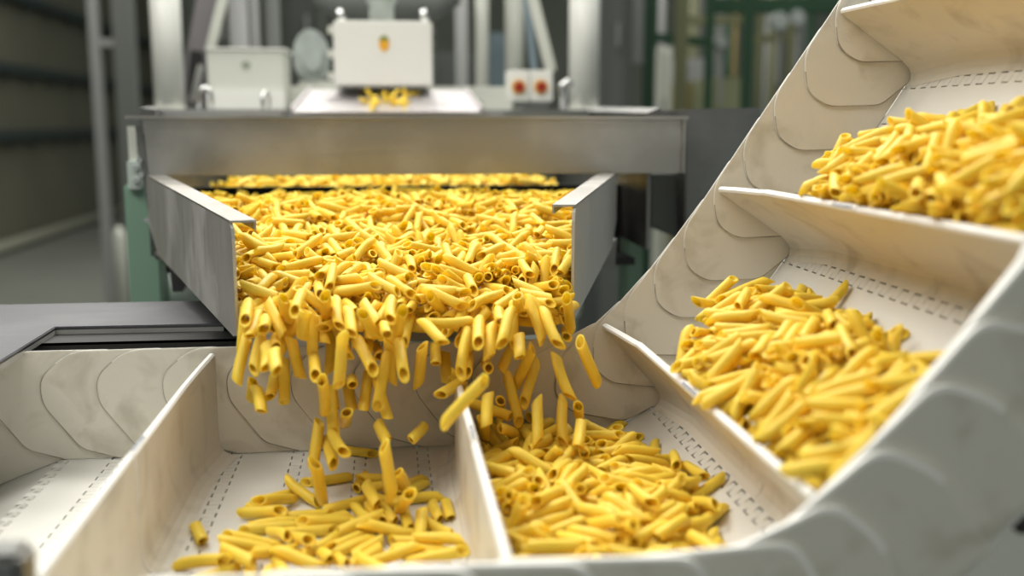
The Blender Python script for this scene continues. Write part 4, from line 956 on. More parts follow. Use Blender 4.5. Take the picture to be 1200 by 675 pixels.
-1054,9730,1734,64,46,41,43,0, -279,11629,1983,67,67,22,18,0, 365,10125,1752,44,43,-68,37,0, 1429,9177,1684,0,66,-26,-69,0, -556,15826,1940,63,28,-54,-46,0, 295,15679,1930,76,13,62,4,0,
851,15541,1980,8,37,-56,72,0, -1536,16179,1998,23,40,73,48,0, 691,16171,2036,69,-23,-63,24,0, 358,19990,3233,77,-14,8,60,6, -189,6028,130,70,-25,66,2,1, -855,7405,130,17,65,25,-68,1,
1317,8530,248,73,-25,-35,51,2, 2252,6663,1285,1,-70,-9,-69,3, 2790,5716,1453,59,-25,-74,13,3, 2641,5595,1450,32,60,-13,71,3, 2753,7660,1476,75,11,43,-47,3, 2557,7721,1422,79,-38,40,-24,3,
4250,6903,2886,80,-44,4,-37,4, 1337,8199,1295,47,20,67,-52,0, 870,8196,1453,9,84,-13,50,0, -683,8082,1503,10,-5,-85,50,0, 1454,8492,1475,34,26,31,-84,0, -189,8118,1459,27,29,-48,77,0,
-1332,10786,1804,27,-10,-89,32,0, 1498,11217,1895,84,-26,44,-10,0, -1133,9967,1684,12,-67,-67,25,0, 844,8762,1566,7,72,44,-52,0, -1312,8991,1608,43,64,7,62,0, -438,11641,1950,4,50,-47,71,0,
-1400,9111,1657,1,-42,46,-77,0, -826,11626,1938,32,71,-40,46,0, 5,9758,1666,16,-79,-26,51,0, -330,8802,1616,36,-6,88,26,0, -1100,8465,1580,28,22,-63,67,0, -412,9794,1717,77,44,36,26,0,
-233,12726,2021,54,-72,-20,37,0, -689,12124,1983,54,-9,47,-68,0, 1065,12397,1973,54,63,22,48,0, -914,10427,1797,77,-61,11,9,0, -371,9526,1693,85,46,-3,20,0, 173,9330,1687,31,-14,-74,-57,0,
102,12330,2015,42,31,63,-56,0, 963,12475,2042,60,65,20,-40,0, -1784,13105,2009,40,14,70,-56,0, 1795,12077,1996,80,49,-27,-17,0, 935,11985,1992,70,-47,39,34,0, -53,9370,1687,53,83,-10,6,0,
-607,16009,2007,3,61,-17,76,0, -34,7334,275,0,95,-26,0,1, 197,5802,176,1,-43,42,78,1, 1982,6609,337,69,-30,64,3,2, 1210,6979,338,28,-46,-78,28,2, 1493,7503,359,59,-78,-8,9,2,
785,8180,293,77,-58,-22,3,2, 914,5464,419,73,-15,-63,17,2, 2333,5800,1123,51,53,-46,-47,3, 2449,6009,1284,31,-49,-24,77,3, 3203,5509,2421,14,-1,-64,74,4, 3184,5945,2461,20,48,-8,-84,4,
-81,7836,1322,29,31,73,-51,0, -291,7861,1254,5,-18,77,-59,0, -121,8188,1412,38,-86,-30,-5,0, -31,10070,1694,2,76,-43,46,0, 1648,9877,1691,82,49,-13,-24,0, -1122,9050,1595,30,-57,53,-52,0,
1753,10276,1791,37,56,-22,69,0, -1028,8721,1569,50,42,63,-39,0, 377,10713,1799,40,37,79,-25,0, -289,10069,1767,28,71,36,-52,0, 748,9435,1665,77,37,-37,-34,0, 416,10437,1752,73,-24,57,-25,0,
-55,11527,1882,13,30,-83,-43,0, -350,9278,1645,6,71,24,64,0, 1151,8573,1578,37,-47,-46,-64,0, -18,10641,1773,54,51,-59,29,0, 155,9041,1641,22,-79,-29,-47,0, -887,10007,1738,63,46,60,13,0,
-1135,8152,1408,38,64,-43,50,0, -1223,8527,1531,68,69,-9,17,0, 1946,11373,2050,66,60,16,-40,0, -349,11166,1853,57,71,-3,-38,0, 80,12645,2001,42,84,23,-20,0, 980,11237,1916,71,-52,44,13,0,
-1329,11062,1941,60,15,67,-38,0, -1185,11346,1931,41,81,-30,25,0, -411,10794,1836,46,-52,-51,49,0, 991,8639,1595,35,30,-59,65,0, -1401,15628,1929,34,46,-76,-28,0, -609,15919,1973,65,-10,63,-38,0,
-363,15663,1921,2,-54,10,-82,0, 322,15790,2043,54,68,-35,33,0, 2080,16579,2002,31,46,-64,-51,0, -1066,15697,1959,33,10,67,-64,0, -997,16343,2005,45,67,8,57,0, -2194,15945,1976,73,-63,3,-20,0,
-235,19600,3180,89,-6,28,31,6, 888,8222,292,86,-47,-6,-14,2, 1002,7578,314,71,-50,-25,-41,2, 1202,7460,393,20,-47,-62,58,2, 1097,5116,490,27,-39,-64,-59,2, 2245,5007,1118,57,-69,25,-35,3,
3144,6810,2291,66,51,-9,-52,4, 3203,6254,2450,35,-55,74,-13,4, 3223,4612,2432,38,63,-31,-59,4, 3275,6902,2588,54,-40,32,-65,4, 3456,5068,2837,27,-29,63,-65,4, -271,7816,1342,31,12,-87,33,0,
-1049,8148,1433,23,91,-26,16,0, 9,7843,1295,1,-20,87,-43,0, 136,10908,1804,34,-52,41,-65,0, -1196,8562,1451,68,69,6,18,0, -766,10627,1728,88,-40,-22,0,0, 1225,12239,1964,30,53,46,63,0,
831,9529,1677,60,-21,-49,58,0, 1631,9087,1615,44,-84,23,-15,0, -1426,10489,1823,9,48,41,76,0, -1351,8909,1642,31,-8,76,-55,0, -1294,9597,1705,57,57,-55,-16,0, -295,11980,1966,53,12,81,-16,0,
-679,10434,1802,32,-2,72,-60,0, -756,12244,1978,58,32,26,-69,0, -1262,10267,1825,48,22,68,-48,0, -1136,9500,1738,60,19,76,-6,0, 870,9798,1695,69,43,30,-47,0, -167,8900,1592,52,73,-28,32,0,
2070,10994,1875,27,-48,-43,70,0, 436,10208,1706,1,48,-33,80,0, 765,8901,1616,69,-64,21,-24,0, -2159,12542,2008,46,-14,63,59,0, 1274,12882,2013,37,-71,-38,-45,0, 335,13040,1994,27,-74,-26,55,0,
-1366,12795,2014,54,38,-70,24,0, 360,11840,2026,73,-62,2,-23,0, -240,12330,1975,56,45,68,3,0, -1415,10040,1806,49,48,69,-20,0, 1555,8786,1683,75,-24,46,39,0, 641,15678,1941,65,34,53,-39,0,
1513,16184,2003,43,-15,-67,56,0, -279,15929,1983,67,67,22,18,0, 318,15784,1949,65,3,-50,-56,0, 550,15543,1971,56,59,-47,31,0, 768,15874,1999,21,59,-47,61,0, 152,20266,3250,88,11,-21,38,6,
-367,20572,3299,78,35,-49,5,6, 5,20728,3322,97,1,-14,11,6, 313,20518,3314,74,16,-64,4,6, -561,5843,210,30,62,-33,-63,1, 2041,6234,285,58,55,-58,6,2, 850,5622,284,29,-24,73,-55,2,
1377,7642,365,28,-7,-76,57,2, 1473,5352,362,76,-64,1,4,2, 777,7089,386,9,41,62,65,2, 2277,4935,1074,29,-67,-1,-67,3, 2276,5311,1208,59,-57,20,-51,3, 2511,4803,1343,68,46,55,6,3,
2389,6586,1368,72,-28,-62,1,3, 2538,7104,1352,83,45,27,11,3, 2596,7366,1479,57,24,-76,-11,3, 3179,4514,2432,43,-42,35,-71,4, 3157,6890,2416,67,2,-73,0,4, 3280,6761,2563,19,75,-14,-60,4,
-752,9444,1609,88,18,-40,-10,0, -1198,9274,1628,59,35,-71,-2,0, 665,11294,1865,33,-33,47,-74,0, -628,11114,1862,48,51,-57,40,0, 1364,9558,1621,35,92,-12,-2,0, -1355,10307,1783,21,2,63,-73,0,
1822,11077,1926,6,67,15,-71,0, 1705,11401,1932,4,-29,43,84,0, 1536,12749,1948,36,37,-78,32,0, 295,11379,1930,76,13,62,4,0, -505,11975,2049,74,59,20,-23,0, -505,11135,1851,15,-28,-57,-74,0,
225,11670,1943,77,52,-31,-16,0, 966,9308,1661,14,73,-33,56,0, 767,9250,1704,6,-2,-84,52,0, 1599,8734,1617,20,3,-76,61,0, -120,11614,1903,85,42,16,23,0, -769,11274,1874,14,2,55,81,0,
1183,11525,1917,43,59,42,-51,0, -1854,12262,1971,48,-58,46,-45,0, 375,8803,1606,53,68,10,-48,0, 1403,11922,2009,58,1,-72,36,0, 1702,9909,1751,9,-56,-12,80,0, 219,10443,1809,19,24,71,-62,0,
-695,9710,1761,29,37,-65,59,0, -580,10692,1750,36,85,1,35,0, -1012,12510,1989,39,62,-20,-63,0, 1468,9246,1670,26,-51,61,-53,0, -1629,11823,1943,49,78,32,-13,0, 1192,13035,2014,38,49,37,-68,0,
667,12866,2019,33,12,-65,-66,0, -366,11911,1965,59,45,35,55,0, -1039,13041,1985,52,35,59,49,0, 780,9731,1753,47,24,-64,54,0, 430,8925,1687,34,5,76,-54,0, -1098,12227,1960,10,11,49,85,0,
1369,15581,1955,7,-5,79,-59,0, -1821,15605,1928,40,5,-82,-38,0, -1185,15646,1931,41,81,-30,25,0, 1924,15650,1976,15,43,43,-77,0, -272,21287,3412,87,5,-34,32,6, 159,21279,3423,90,-32,22,-17,6,
-23,22104,3528,65,-49,-56,-9,6, 569,21894,3502,71,-56,35,-18,6, -115,6734,130,70,-28,-64,-2,1, 1166,8024,1295,62,33,-62,-33,2, 842,8322,263,50,2,-80,30,2, 732,6532,350,48,-31,-78,21,2,
1944,7312,330,41,-45,-52,59,2, 1678,7634,354,60,-65,44,-7,2, 1309,5713,368,10,-51,47,70,2, 1261,7402,398,41,-75,6,-49,2, 2319,6404,1225,5,-54,-36,-75,3, 2431,5970,1380,67,-19,32,62,3,
2684,6725,1467,68,60,-37,14,3, 2515,7300,1390,54,-20,-66,47,3, 3261,5055,2515,29,56,-7,-76,4, 3307,5916,2520,42,-42,-52,60,4, 3362,6145,2652,71,-56,12,-38,4, 4214,6722,2834,19,92,10,-29,4,
3572,5895,2770,70,20,61,-26,4, 3374,6663,2635,74,21,61,8,4, 3874,6841,2796,5,77,44,-43,4, -916,7929,1359,64,73,18,0,0, 399,8248,1404,68,-31,48,-44,0, 1380,8403,1476,88,44,-5,-9,0,
53,10800,1710,40,74,46,24,0, -1035,11280,1879,53,21,71,-39,0, 1643,10999,1856,54,-61,47,30,0, 385,8430,1546,75,49,35,-24,0, -230,10125,1709,25,54,-24,75,0, 822,10579,1733,49,80,-18,-25,0,
1458,11494,1896,38,75,-15,-50,0, -938,11699,1878,67,40,-18,58,0, 1747,9538,1649,76,51,5,-37,0, -272,11039,1820,11,-5,-83,53,0, 1491,8616,1541,68,32,-59,27,0, 1829,10987,1908,65,-15,-56,48,0,
-188,11030,1811,19,84,38,-31,0, 1139,10709,1845,47,9,-71,-50,0, 370,9489,1621,88,-26,25,28,0, 581,10255,1729,15,-18,-88,39,0, -1442,12106,1949,74,15,52,-37,0, 828,11671,1989,56,74,30,19,0,
757,12152,2031,64,-56,-35,-38,0, -40,8814,1655,61,-65,-21,-38,0, 37,12782,1972,31,5,-57,74,0, -741,10202,1768,33,8,58,-73,0, 1603,9265,1674,19,-62,13,74,0, 1238,10132,1721,51,-17,-49,67,0,
1225,8979,1640,39,-23,-55,-69,0, 1353,10355,1780,23,-12,75,59,0, -606,9034,1665,72,-58,37,2,0, -1656,12884,1948,22,13,-77,57,0, 2080,12279,2002,31,46,-64,-51,0, 1029,11668,1981,9,8,73,66,0,
239,9967,1731,4,14,62,-76,0, -1603,12209,1953,74,22,54,31,0, 1424,10294,1780,60,70,-31,16,0, 1715,10029,1790,51,30,62,50,0, 814,12682,2027,65,-52,38,-36,0, -102,8977,1586,17,3,72,-65,0,
1729,12217,1998,57,-36,52,-50,0, 367,10330,1733,5,65,-3,74,0, 1897,11521,1971,21,30,72,57,0, 211,12618,1983,52,74,-17,37,0, -55,15827,1882,13,30,-83,-43,0, -438,15941,1950,4,50,-47,71,0,
225,15970,1943,77,52,-31,-16,0, -2564,16893,1891,76,-23,40,-43,0, -120,15914,1903,85,42,16,23,0, -1442,15868,1961,29,59,12,73,0, -982,15867,1958,57,-78,-19,5,0, -233,17026,2021,54,-72,-20,37,0,
-689,16424,1983,54,-9,47,-68,0, 1065,16697,1973,54,63,22,48,0, -2159,16842,2008,46,-14,63,59,0, 1795,16377,1996,80,49,-27,-17,0, -240,16630,1975,56,45,68,3,0, 935,16285,1992,70,-47,39,34,0,
404,21345,3433,95,27,-8,-7,6, 1964,6260,247,30,-14,-79,50,2, 1938,7145,244,82,-5,54,13,2, 769,5504,370,66,-34,-54,37,2, 1795,6063,338,55,1,-67,-48,2, 1229,7095,371,67,39,59,14,2,
1294,7420,303,64,12,51,-55,2, 1912,7856,323,68,-59,-10,41,2, 2207,5431,962,35,40,19,-81,3, 2323,5156,1148,1,55,41,-71,3, 3137,7079,1465,89,-16,40,-5,3, 2775,5290,1389,88,23,40,-4,3,
2289,5519,1300,1,85,-23,-44,3, 2529,5066,1438,4,53,-17,81,3, 3382,7391,2413,2,-46,42,77,4, 3247,6586,2339,72,-19,65,9,4, 3114,6406,2400,8,8,-67,-72,4, 3557,7568,2588,69,-33,-56,30,4,
3416,6357,2715,58,61,-51,3,4, 4106,7273,2864,68,-30,51,42,4, 3678,7347,2751,64,-41,39,51,4, 3591,7822,2653,12,-72,-39,54,4, 3124,6207,1495,78,-57,8,18,3, 83,8095,1348,29,42,-41,-74,0,
721,8012,1366,9,-49,55,-65,0, 721,7864,1291,68,-31,-62,-20,0, -1143,8173,1323,35,-9,-64,-67,0, -920,8314,1456,62,76,-6,-12,0, 387,10525,1731,28,70,-49,-41,0, -1065,10650,1763,37,-5,77,-49,0,
-281,11391,1844,49,2,-65,57,0, 1291,9885,1645,36,-84,-34,17,0, -242,9501,1569,12,-36,51,-76,0, -399,10491,1736,16,-94,-6,27,0, 2152,12904,1984,57,-8,-76,28,0, -898,8526,1546,72,52,-40,-15,0,
-1479,9690,1643,37,-15,-85,31,0, -598,8667,1549,4,58,-57,56,0, -563,12979,1963,5,53,-9,-83,0, -164,12817,1993,21,85,-7,-45,0, 1910,11640,1912,57,-21,-20,76,0, 783,9603,1683,37,-62,24,-63,0,
594,11795,1922,51,-83,4,17,0, -591,11828,2001,28,-59,37,-65,0, 645,12768,1975,65,26,-38,59,0, -716,8669,1559,35,55,-37,64,0, 1720,12763,1970,30,33,48,-75,0, -1430,11488,1944,11,-54,19,-80,0,
1868,11965,1993,4,-37,-58,-71,0, -1421,9446,1700,74,-27,-53,29,0, -206,13014,2015,76,55,15,-26,0, -1462,11749,1966,72,23,54,-35,0, -2310,17025,1913,9,-26,46,83,0, -826,15926,1938,32,71,-40,46,0,
1,16101,1963,15,37,79,43,0, 1230,15604,1926,77,54,15,-26,0, -1201,16881,1979,25,43,38,-77,0, -756,16544,1978,58,32,26,-69,0, 2329,15979,1919,2,-50,1,-86,0, -1098,15967,1978,2,-57,-49,64,0,
-2130,16470,1972,27,59,-47,58,0, 360,16140,2026,73,-62,2,-23,0, 980,15537,1916,71,-52,44,13,0, -73,16585,1999,19,-45,62,-60,0, -2028,17221,2015,8,45,-56,68,0, 516,16058,1989,33,43,47,-68,0,
265,20319,3265,79,-52,29,4,6, -227,19754,3187,89,-27,35,-4,6, -239,20219,3243,89,-26,6,-33,6, -1044,6423,130,8,-21,-67,-70,1, 65,5982,130,63,-2,-70,31,1, 1650,5818,314,66,2,-74,3,2,
1352,6835,362,59,38,42,-56,2, 918,5659,322,18,-82,35,-39,2, 1681,7313,335,62,-2,-70,32,2, 1137,6294,428,26,13,79,-51,2, 1204,8470,264,12,-70,12,67,2, 2218,6422,1151,63,1,24,72,3,
2182,6636,1198,82,34,41,14,3, 2415,5166,1301,3,-68,-21,-69,3, 2388,5295,1278,72,-19,64,13,3, 2484,4672,1316,44,38,-62,-51,3, 2687,7217,1493,81,-15,53,-15,3, 2675,7579,1466,90,29,20,23,3,
3248,5112,2260,35,47,68,43,4, 3237,7149,2350,28,-63,44,-56,4, 3203,6706,1509,69,57,33,-27,3, 3252,4875,2500,11,58,-4,-80,4, 2676,6051,1490,35,45,38,72,3, 3520,5646,2673,73,-11,-65,13,4,
3570,6700,2731,56,12,-69,-42,4, 3661,6095,2833,62,56,-46,26,4, -645,8254,1393,76,49,-11,39,0, 818,11200,1828,51,-41,55,-49,0, 428,9886,1631,56,36,32,65,0, 715,8312,1482,51,-40,-42,62,0,
913,8350,1497,9,-26,63,-71,0, -858,8844,1610,58,79,-4,13,0, 1407,8803,1564,56,16,-71,37,0, 1116,11096,1820,30,71,-48,-41,0, 612,10143,1693,41,21,-76,44,0, 1053,9103,1542,40,-44,78,-16,0,
389,11191,1920,80,-43,-31,24,0, -943,8040,1461,58,53,-56,22,0, 1284,9934,1710,5,68,18,-69,0, 440,10943,1851,16,-20,68,-68,0, 425,11619,1917,61,46,38,50,0, -1328,12149,1991,62,62,44,-11,0,
-498,8085,1494,33,-3,71,-61,0, -1296,12271,1970,64,69,24,19,0, 1157,9056,1597,25,-15,-69,65,0, 422,12704,1958,73,20,51,-38,0, 1138,9533,1650,3,64,6,-75,0, -960,11027,1852,56,37,69,-25,0,
-779,9036,1649,34,18,-61,68,0, -1416,9366,1670,18,75,7,62,0, 1121,13042,1975,51,6,-54,65,0, -25,11675,1961,69,30,-60,-23,0, 1358,11585,1985,66,-4,73,3,0, 1077,8660,1537,71,67,3,-17,0,
-1388,12513,1997,25,34,54,71,0, 1454,9571,1666,71,-51,29,37,0, 1048,10213,1757,55,66,-27,-41,0, -985,11899,1906,23,-84,-30,36,0, -1396,12621,1999,2,-60,-43,65,0, 1820,12014,1947,79,46,-35,-13,0,
798,11436,1901,31,27,-61,-66,0, 257,9330,1681,18,33,-56,73,0, 403,11710,1983,27,-38,-63,-61,0, 854,12159,1988,18,15,79,-55,0, -270,11748,1918,81,-10,51,-22,0, 1560,12147,1984,52,-36,73,-22,0,
-835,10410,1774,53,49,43,-52,0, 31,12088,1967,58,65,30,38,0, -565,12831,2027,1,0,76,-64,0, -165,9605,1644,71,58,36,-14,0, 1924,11350,1976,15,43,43,-77,0, -2798,17171,1861,70,-51,-41,-24,0,
-2233,16009,1905,67,-22,65,-24,0, 2633,16821,1846,84,41,28,-15,0, 1706,15972,1975,69,68,19,-6,0, 1705,15701,1932,4,-29,43,84,0, 2395,16519,1930,64,-44,16,59,0, -195,15882,1882,11,-28,50,-80,0,
-871,15535,1927,66,67,10,-30,0, 1910,15940,1912,57,-21,-20,76,0, 37,17082,1972,31,5,-57,74,0, 1946,15673,2050,66,60,16,-40,0, 1384,16938,2007,74,54,-37,6,0, -1430,15788,1944,11,-54,19,-80,0,
102,16630,2015,42,31,63,-56,0, 2711,16903,1884,72,40,28,-48,0, 963,16775,2042,60,65,20,-40,0, -2606,16755,1905,65,-61,15,41,0, 2502,16724,1958,64,73,9,-19,0, -1462,16049,1966,72,23,54,-35,0,
1897,15821,1971,21,30,72,57,0, 1475,6758,360,6,78,23,-56,2, 807,5947,364,74,-63,15,-11,2, 799,7936,227,3,33,81,46,2, 818,6682,345,53,-38,52,-53,2, 783,6204,365,6,-51,-68,50,2,
1896,7600,332,65,-48,11,56,2, 919,6234,448,55,71,-23,-35,2, 1380,7747,321,77,-55,30,-3,2, 1167,6735,402,75,-37,53,3,2, 1649,6328,327,26,10,-81,-49,2, 1281,6028,454,5,-67,-41,60,2,
940,7438,361,60,-58,42,-34,2, 1186,7996,324,16,81,-23,-50,2, 2379,5878,1089,54,52,-61,-22,3, 2201,6740,1167,62,-35,-68,6,3, 2850,7140,1388,26,59,9,74,3, 2711,7311,1420,55,33,-73,16,3,
2798,5033,1479,54,26,-75,23,3, 2702,7043,1467,72,51,-35,29,3, 2666,6166,1431,4,-83,-12,52,3, 2665,7446,1465,41,-42,-72,35,3, 3209,5850,2247,59,-54,4,58,4, 3248,4950,2428,51,6,81,-24,4,
3270,6986,2436,66,-21,-69,16,4, 3341,5609,2470,34,74,6,56,4, 3236,7072,2415,71,-22,51,-40,4, 3364,6194,2586,41,-62,44,-48,4, 3954,6032,2911,58,-5,-74,-31,4, 3147,4651,2594,58,-36,24,-68,4,
4257,7148,2897,11,-18,-59,-76,4, 3325,7014,2652,44,-65,-57,19,4, 3746,6272,2772,3,-31,-41,-85,4, 3813,7921,2700,52,60,-37,46,4, 279,8317,1294,33,-16,68,-62,0, -1260,8504,1447,32,9,68,-63,0,
-698,7982,1302,23,-42,-54,68,0, 813,7868,1234,52,76,-34,9,0, 1419,8292,1342,39,-12,78,46,0, 649,8188,1406,56,10,62,-52,0, -275,7955,1347,65,22,-55,46,0, 1451,8399,1415,25,-66,-60,-34,0,
-239,11249,1780,33,67,-12,64,0, -1219,9165,1591,42,-40,-63,50,0, -1138,8838,1547,49,36,63,-47,0, -1352,11073,1859,25,-54,-56,-56,0, -715,11134,1844,64,70,-27,11,0, 95,9840,1656,32,71,-22,57,0,
1477,8700,1489,44,-28,84,4,0, -1248,11257,1894,53,81,22,-3,0, 764,9310,1638,40,-75,6,-50,0, -261,11559,1810,3,28,43,-84,0, 2015,11318,1876,61,-73,-26,-5,0, 1862,11214,1923,9,-62,-47,61,0,
-1016,10712,1786,24,24,-58,-73,0, -1273,9753,1677,27,27,31,-86,0, 1706,11672,1975,69,68,19,-6,0, 1347,8978,1612,13,75,-37,-51,0, 651,11068,1869,54,71,11,41,0, -897,11048,1773,54,-49,-34,-57,0,
435,9300,1662,40,74,19,-49,0, -587,12032,1972,32,-23,-53,74,0, 1555,9946,1706,65,45,-55,-22,0, -899,11383,1851,22,-36,76,-47,0, 948,10866,1780,19,49,40,-74,0, -1218,10309,1771,59,73,31,-9,0,
-840,12018,1961,57,12,72,-34,0, 1493,12951,1920,23,-83,-31,-39,0, 1056,12917,1949,40,59,-5,69,0, -70,8524,1562,71,-68,10,8,0, 1179,10582,1815,63,45,62,5,0, -635,10542,1760,6,54,-60,56,0,
1620,9506,1661,64,40,-61,21,0, -613,8497,1499,55,-67,-38,-29,0, 1506,10345,1760,18,12,-72,64,0, 741,10172,1645,20,52,69,-44,0, -1124,10212,1791,48,63,-44,40,0, 1836,12646,2014,70,64,28,-9,0,
-511,10102,1728,55,-39,-36,-63,0, -1667,11556,1934,73,67,9,2,0, 1071,9069,1623,41,58,27,-64,0, -911,9681,1688,63,24,58,44,0, -219,9606,1708,25,4,-75,-60,0, 2120,12689,1928,42,-25,82,-26,0,
-901,12358,1961,62,52,-19,54,0, -1213,10589,1799,60,42,64,-18,0, -1544,9736,1667,10,-56,-61,54,0, 996,11902,1959,66,67,-27,15,0, 429,12899,1996,58,-13,68,-40,0, -1246,12819,1977,78,39,46,-3,0,
-293,13104,2006,50,-45,-52,-50,0, -1821,11305,1928,40,5,-82,-38,0, 293,11922,1992,11,59,30,-73,0, 1352,12355,1944,23,-56,-68,40,0, -301,9583,1685,58,50,-27,57,0, -558,8591,1611,53,60,41,-41,0,
1089,12594,1915,51,50,-68,-5,0, -1988,13046,1967,66,26,66,-19,0, 328,9068,1623,57,35,-73,3,0, -1484,9630,1791,20,19,-77,-55,0, -1534,9596,1723,63,-52,-54,12,0, 1667,13049,1967,17,2,-72,66,0,
-549,10469,1803,71,-68,-1,13,0, -591,10062,1743,58,64,-39,30,0, -26,9005,1591,38,30,69,-51,0, -1410,9887,1775,30,-72,28,55,0, 1965,10429,1823,68,26,-62,25,0, -1248,15557,1894,53,81,22,-3,0,
1498,15517,1895,84,-26,44,-10,0, -2195,15729,1903,41,38,42,-71,0, -587,16332,1972,32,-23,-53,74,0, -1328,16449,1991,62,62,44,-11,0, 1536,17049,1948,36,37,-78,32,0, -505,16275,2049,74,59,20,-23,0,
422,17004,1958,73,20,51,-38,0, -1442,16406,1949,74,15,52,-37,0, 828,15971,1989,56,74,30,19,0, -2568,16517,1833,48,38,-29,72,0, -295,16280,1966,53,12,81,-16,0, 757,16452,2031,64,-56,-35,-38,0,
-2377,16678,1929,34,46,-46,67,0, -769,15574,1874,14,2,55,81,0, -1667,15856,1934,73,67,9,2,0, 1358,15885,1985,66,-4,73,3,0, 2546,16724,1883,1,-42,57,69,0, 1183,15825,1917,43,59,42,-51,0,
-2020,15693,1927,19,6,-71,67,0, 1668,15951,1904,34,-37,83,-22,0, -1854,16562,1971,48,-58,46,-45,0, 594,16095,1922,51,-83,4,17,0, 1403,16222,2009,58,1,-72,36,0, 429,17199,1996,58,-13,68,-40,0,
-1012,16810,1989,39,62,-20,-63,0, 1720,17063,1970,30,33,48,-75,0, -1629,16123,1943,49,78,32,-13,0, 1868,16265,1993,4,-37,-58,-71,0, -2503,16574,1816,40,30,-29,81,0, -1988,17346,1967,66,26,66,-19,0,
1192,17335,2014,38,49,37,-68,0, -366,16211,1965,59,45,35,55,0, -270,16048,1918,81,-10,51,-22,0, 2535,17261,1900,57,44,-68,-2,0, 80,16945,2001,42,84,23,-20,0, 1029,15968,1981,9,8,73,66,0,
1274,17182,2013,37,-71,-38,-45,0, 1560,16447,1984,52,-36,73,-22,0, 814,16982,2027,65,-52,38,-36,0, 31,16388,1967,58,65,30,38,0, -2368,15949,1813,9,-9,36,-91,0, -2444,17127,1951,27,30,52,-74,0,
211,16918,1983,52,74,-17,37,0, -2798,19071,1861,70,-51,-41,-24,0, -982,17767,1958,57,-78,-19,5,0, -145,22396,3572,92,0,-30,19,6, 105,20848,3353,71,11,-62,28,6, -418,22210,3527,79,53,26,-10,6,
-531,22381,3579,77,7,-38,49,6, 2033,6703,281,70,-19,55,40,2, 700,5969,284,27,-23,69,-62,2, 1464,6645,306,32,-1,-89,-30,2, 711,7257,221,44,-73,-2,-51,2, 857,6475,311,66,19,66,28,2,
1849,6384,320,4,-45,-44,-76,2, 1150,6563,333,71,-14,63,-26,2, 1548,6327,316,25,-14,48,-82,2, 667,6878,353,53,23,-54,59,2, 1452,6091,396,44,-51,12,72,2, 1044,8237,208,47,-56,36,56,2,
920,5577,348,48,42,70,29,2, 1579,7146,342,45,74,-10,-47,2, 1212,5654,361,72,43,37,-39,2, 1838,7805,318,18,-44,25,83,2, 1251,8150,263,11,57,74,30,2, 1273,7771,402,8,-6,65,-74,2,
784,8501,193,57,10,-80,3,2, 2357,5488,1059,56,-41,-58,40,3, 2371,5411,1082,70,-10,68,-11,3, 2228,6689,1097,65,59,-40,-24,3, 2153,5715,1022,25,-21,70,61,3, 2404,5870,1178,21,-59,23,-73,3,
2276,5449,1153,52,23,-70,-42,3, 2166,6078,1220,47,46,-63,-38,3, 2212,6018,1173,20,-46,28,-81,3, 2333,5546,1207,52,-69,-31,38,3, 2365,6428,1345,68,-41,-56,-18,3, 2204,6915,1195,86,-19,35,-27,3,
2702,5369,1408,15,-69,-39,58,3, 2890,6040,1388,32,-79,26,-44,3, 2943,7582,1446,25,85,-19,40,3, 3327,5180,2301,19,64,-33,65,4, 3278,5205,2388,1,64,33,-68,4, 3334,5899,2441,31,-47,-46,67,4,
3552,7448,2626,68,-7,72,3,4, 3490,5482,2725,73,-1,66,10,4, 3556,7411,2706,34,-45,54,61,4, 3661,7148,2797,69,-32,55,-31,4, 3864,5993,2884,46,26,-64,-53,4, 3241,6593,2612,89,-13,41,-10,4,
3929,6319,2870,83,53,5,7,4, -483,8412,1295,19,43,55,-67,0, -551,8103,1372,1,75,-23,-61,0, -175,8084,1387,46,57,32,58,0, 74,8227,1359,0,42,-38,81,0, -522,7997,1295,64,54,-50,-19,0,
-604,8199,1335,3,-76,17,61,0, 1641,11177,1737,31,4,49,80,0, 815,8238,1374,68,69,7,17,0, -43,10878,1691,9,-24,80,-52,0, 1385,8758,1481,7,60,24,74,0, -1364,11461,1851,29,55,1,-77,0,
746,9867,1608,69,44,-30,-47,0, -1139,9078,1476,4,57,31,-75,0, -76,8353,1441,40,66,8,61,0, 1900,11235,1760,57,46,-29,-60,0, 1861,10675,1810,14,73,2,-65,0, -352,8299,1372,9,-64,-26,71,0,
1365,8332,1407,46,-41,-70,-32,0, -359,8461,1433,71,41,53,-19,0, 179,8485,1455,3,-45,-57,-67,0, -486,11552,1841,50,5,-65,55,0, -791,12511,1925,15,87,-16,-41,0, 686,11346,1785,53,-56,-59,21,0,
1075,8632,1448,53,50,67,6,0, -718,11596,1881,74,55,33,-12,0, 326,11232,1867,57,-31,-44,60,0, -1802,12498,1919,1,-45,63,-62,0, -1750,12872,1892,8,-82,7,-55,0, 1871,11277,1853,36,6,72,-57,0,
1654,10873,1805,64,-74,7,-13,0, 744,9241,1575,62,14,60,-46,0, -1151,8646,1489,64,48,49,-33,0, 17,8547,1515,33,-54,-18,-74,0, 425,8739,1583,62,32,-62,33,0, -29,11354,1857,69,56,-37,-23,0,
1135,8957,1509,45,72,25,45,0, -184,8560,1440,13,-31,-45,81,0, 1056,10922,1826,41,75,-24,45,0, 831,8924,1528,35,61,-48,49,0, -556,9651,1666,60,-15,-68,36,0, -801,8398,1482,67,-68,1,-25,0,
-818,8635,1456,34,11,82,-42,0, 924,8936,1525,73,-63,-20,-10,0, -925,9460,1661,35,13,-68,61,0, -1474,12284,1953,53,3,77,-33,0, 119,12127,1933,82,-1,55,-9,0, 1162,10868,1849,51,80,5,28,0,
6,8347,1523,56,-78,3,-21,0, -231,11482,1911,49,20,66,-51,0, -996,10220,1753,12,59,-49,-61,0, 474,8656,1627,20,-47,-36,76,0, -975,11811,1892,42,59,18,65,0, -1769,12723,1920,77,-56,-5,-27,0,
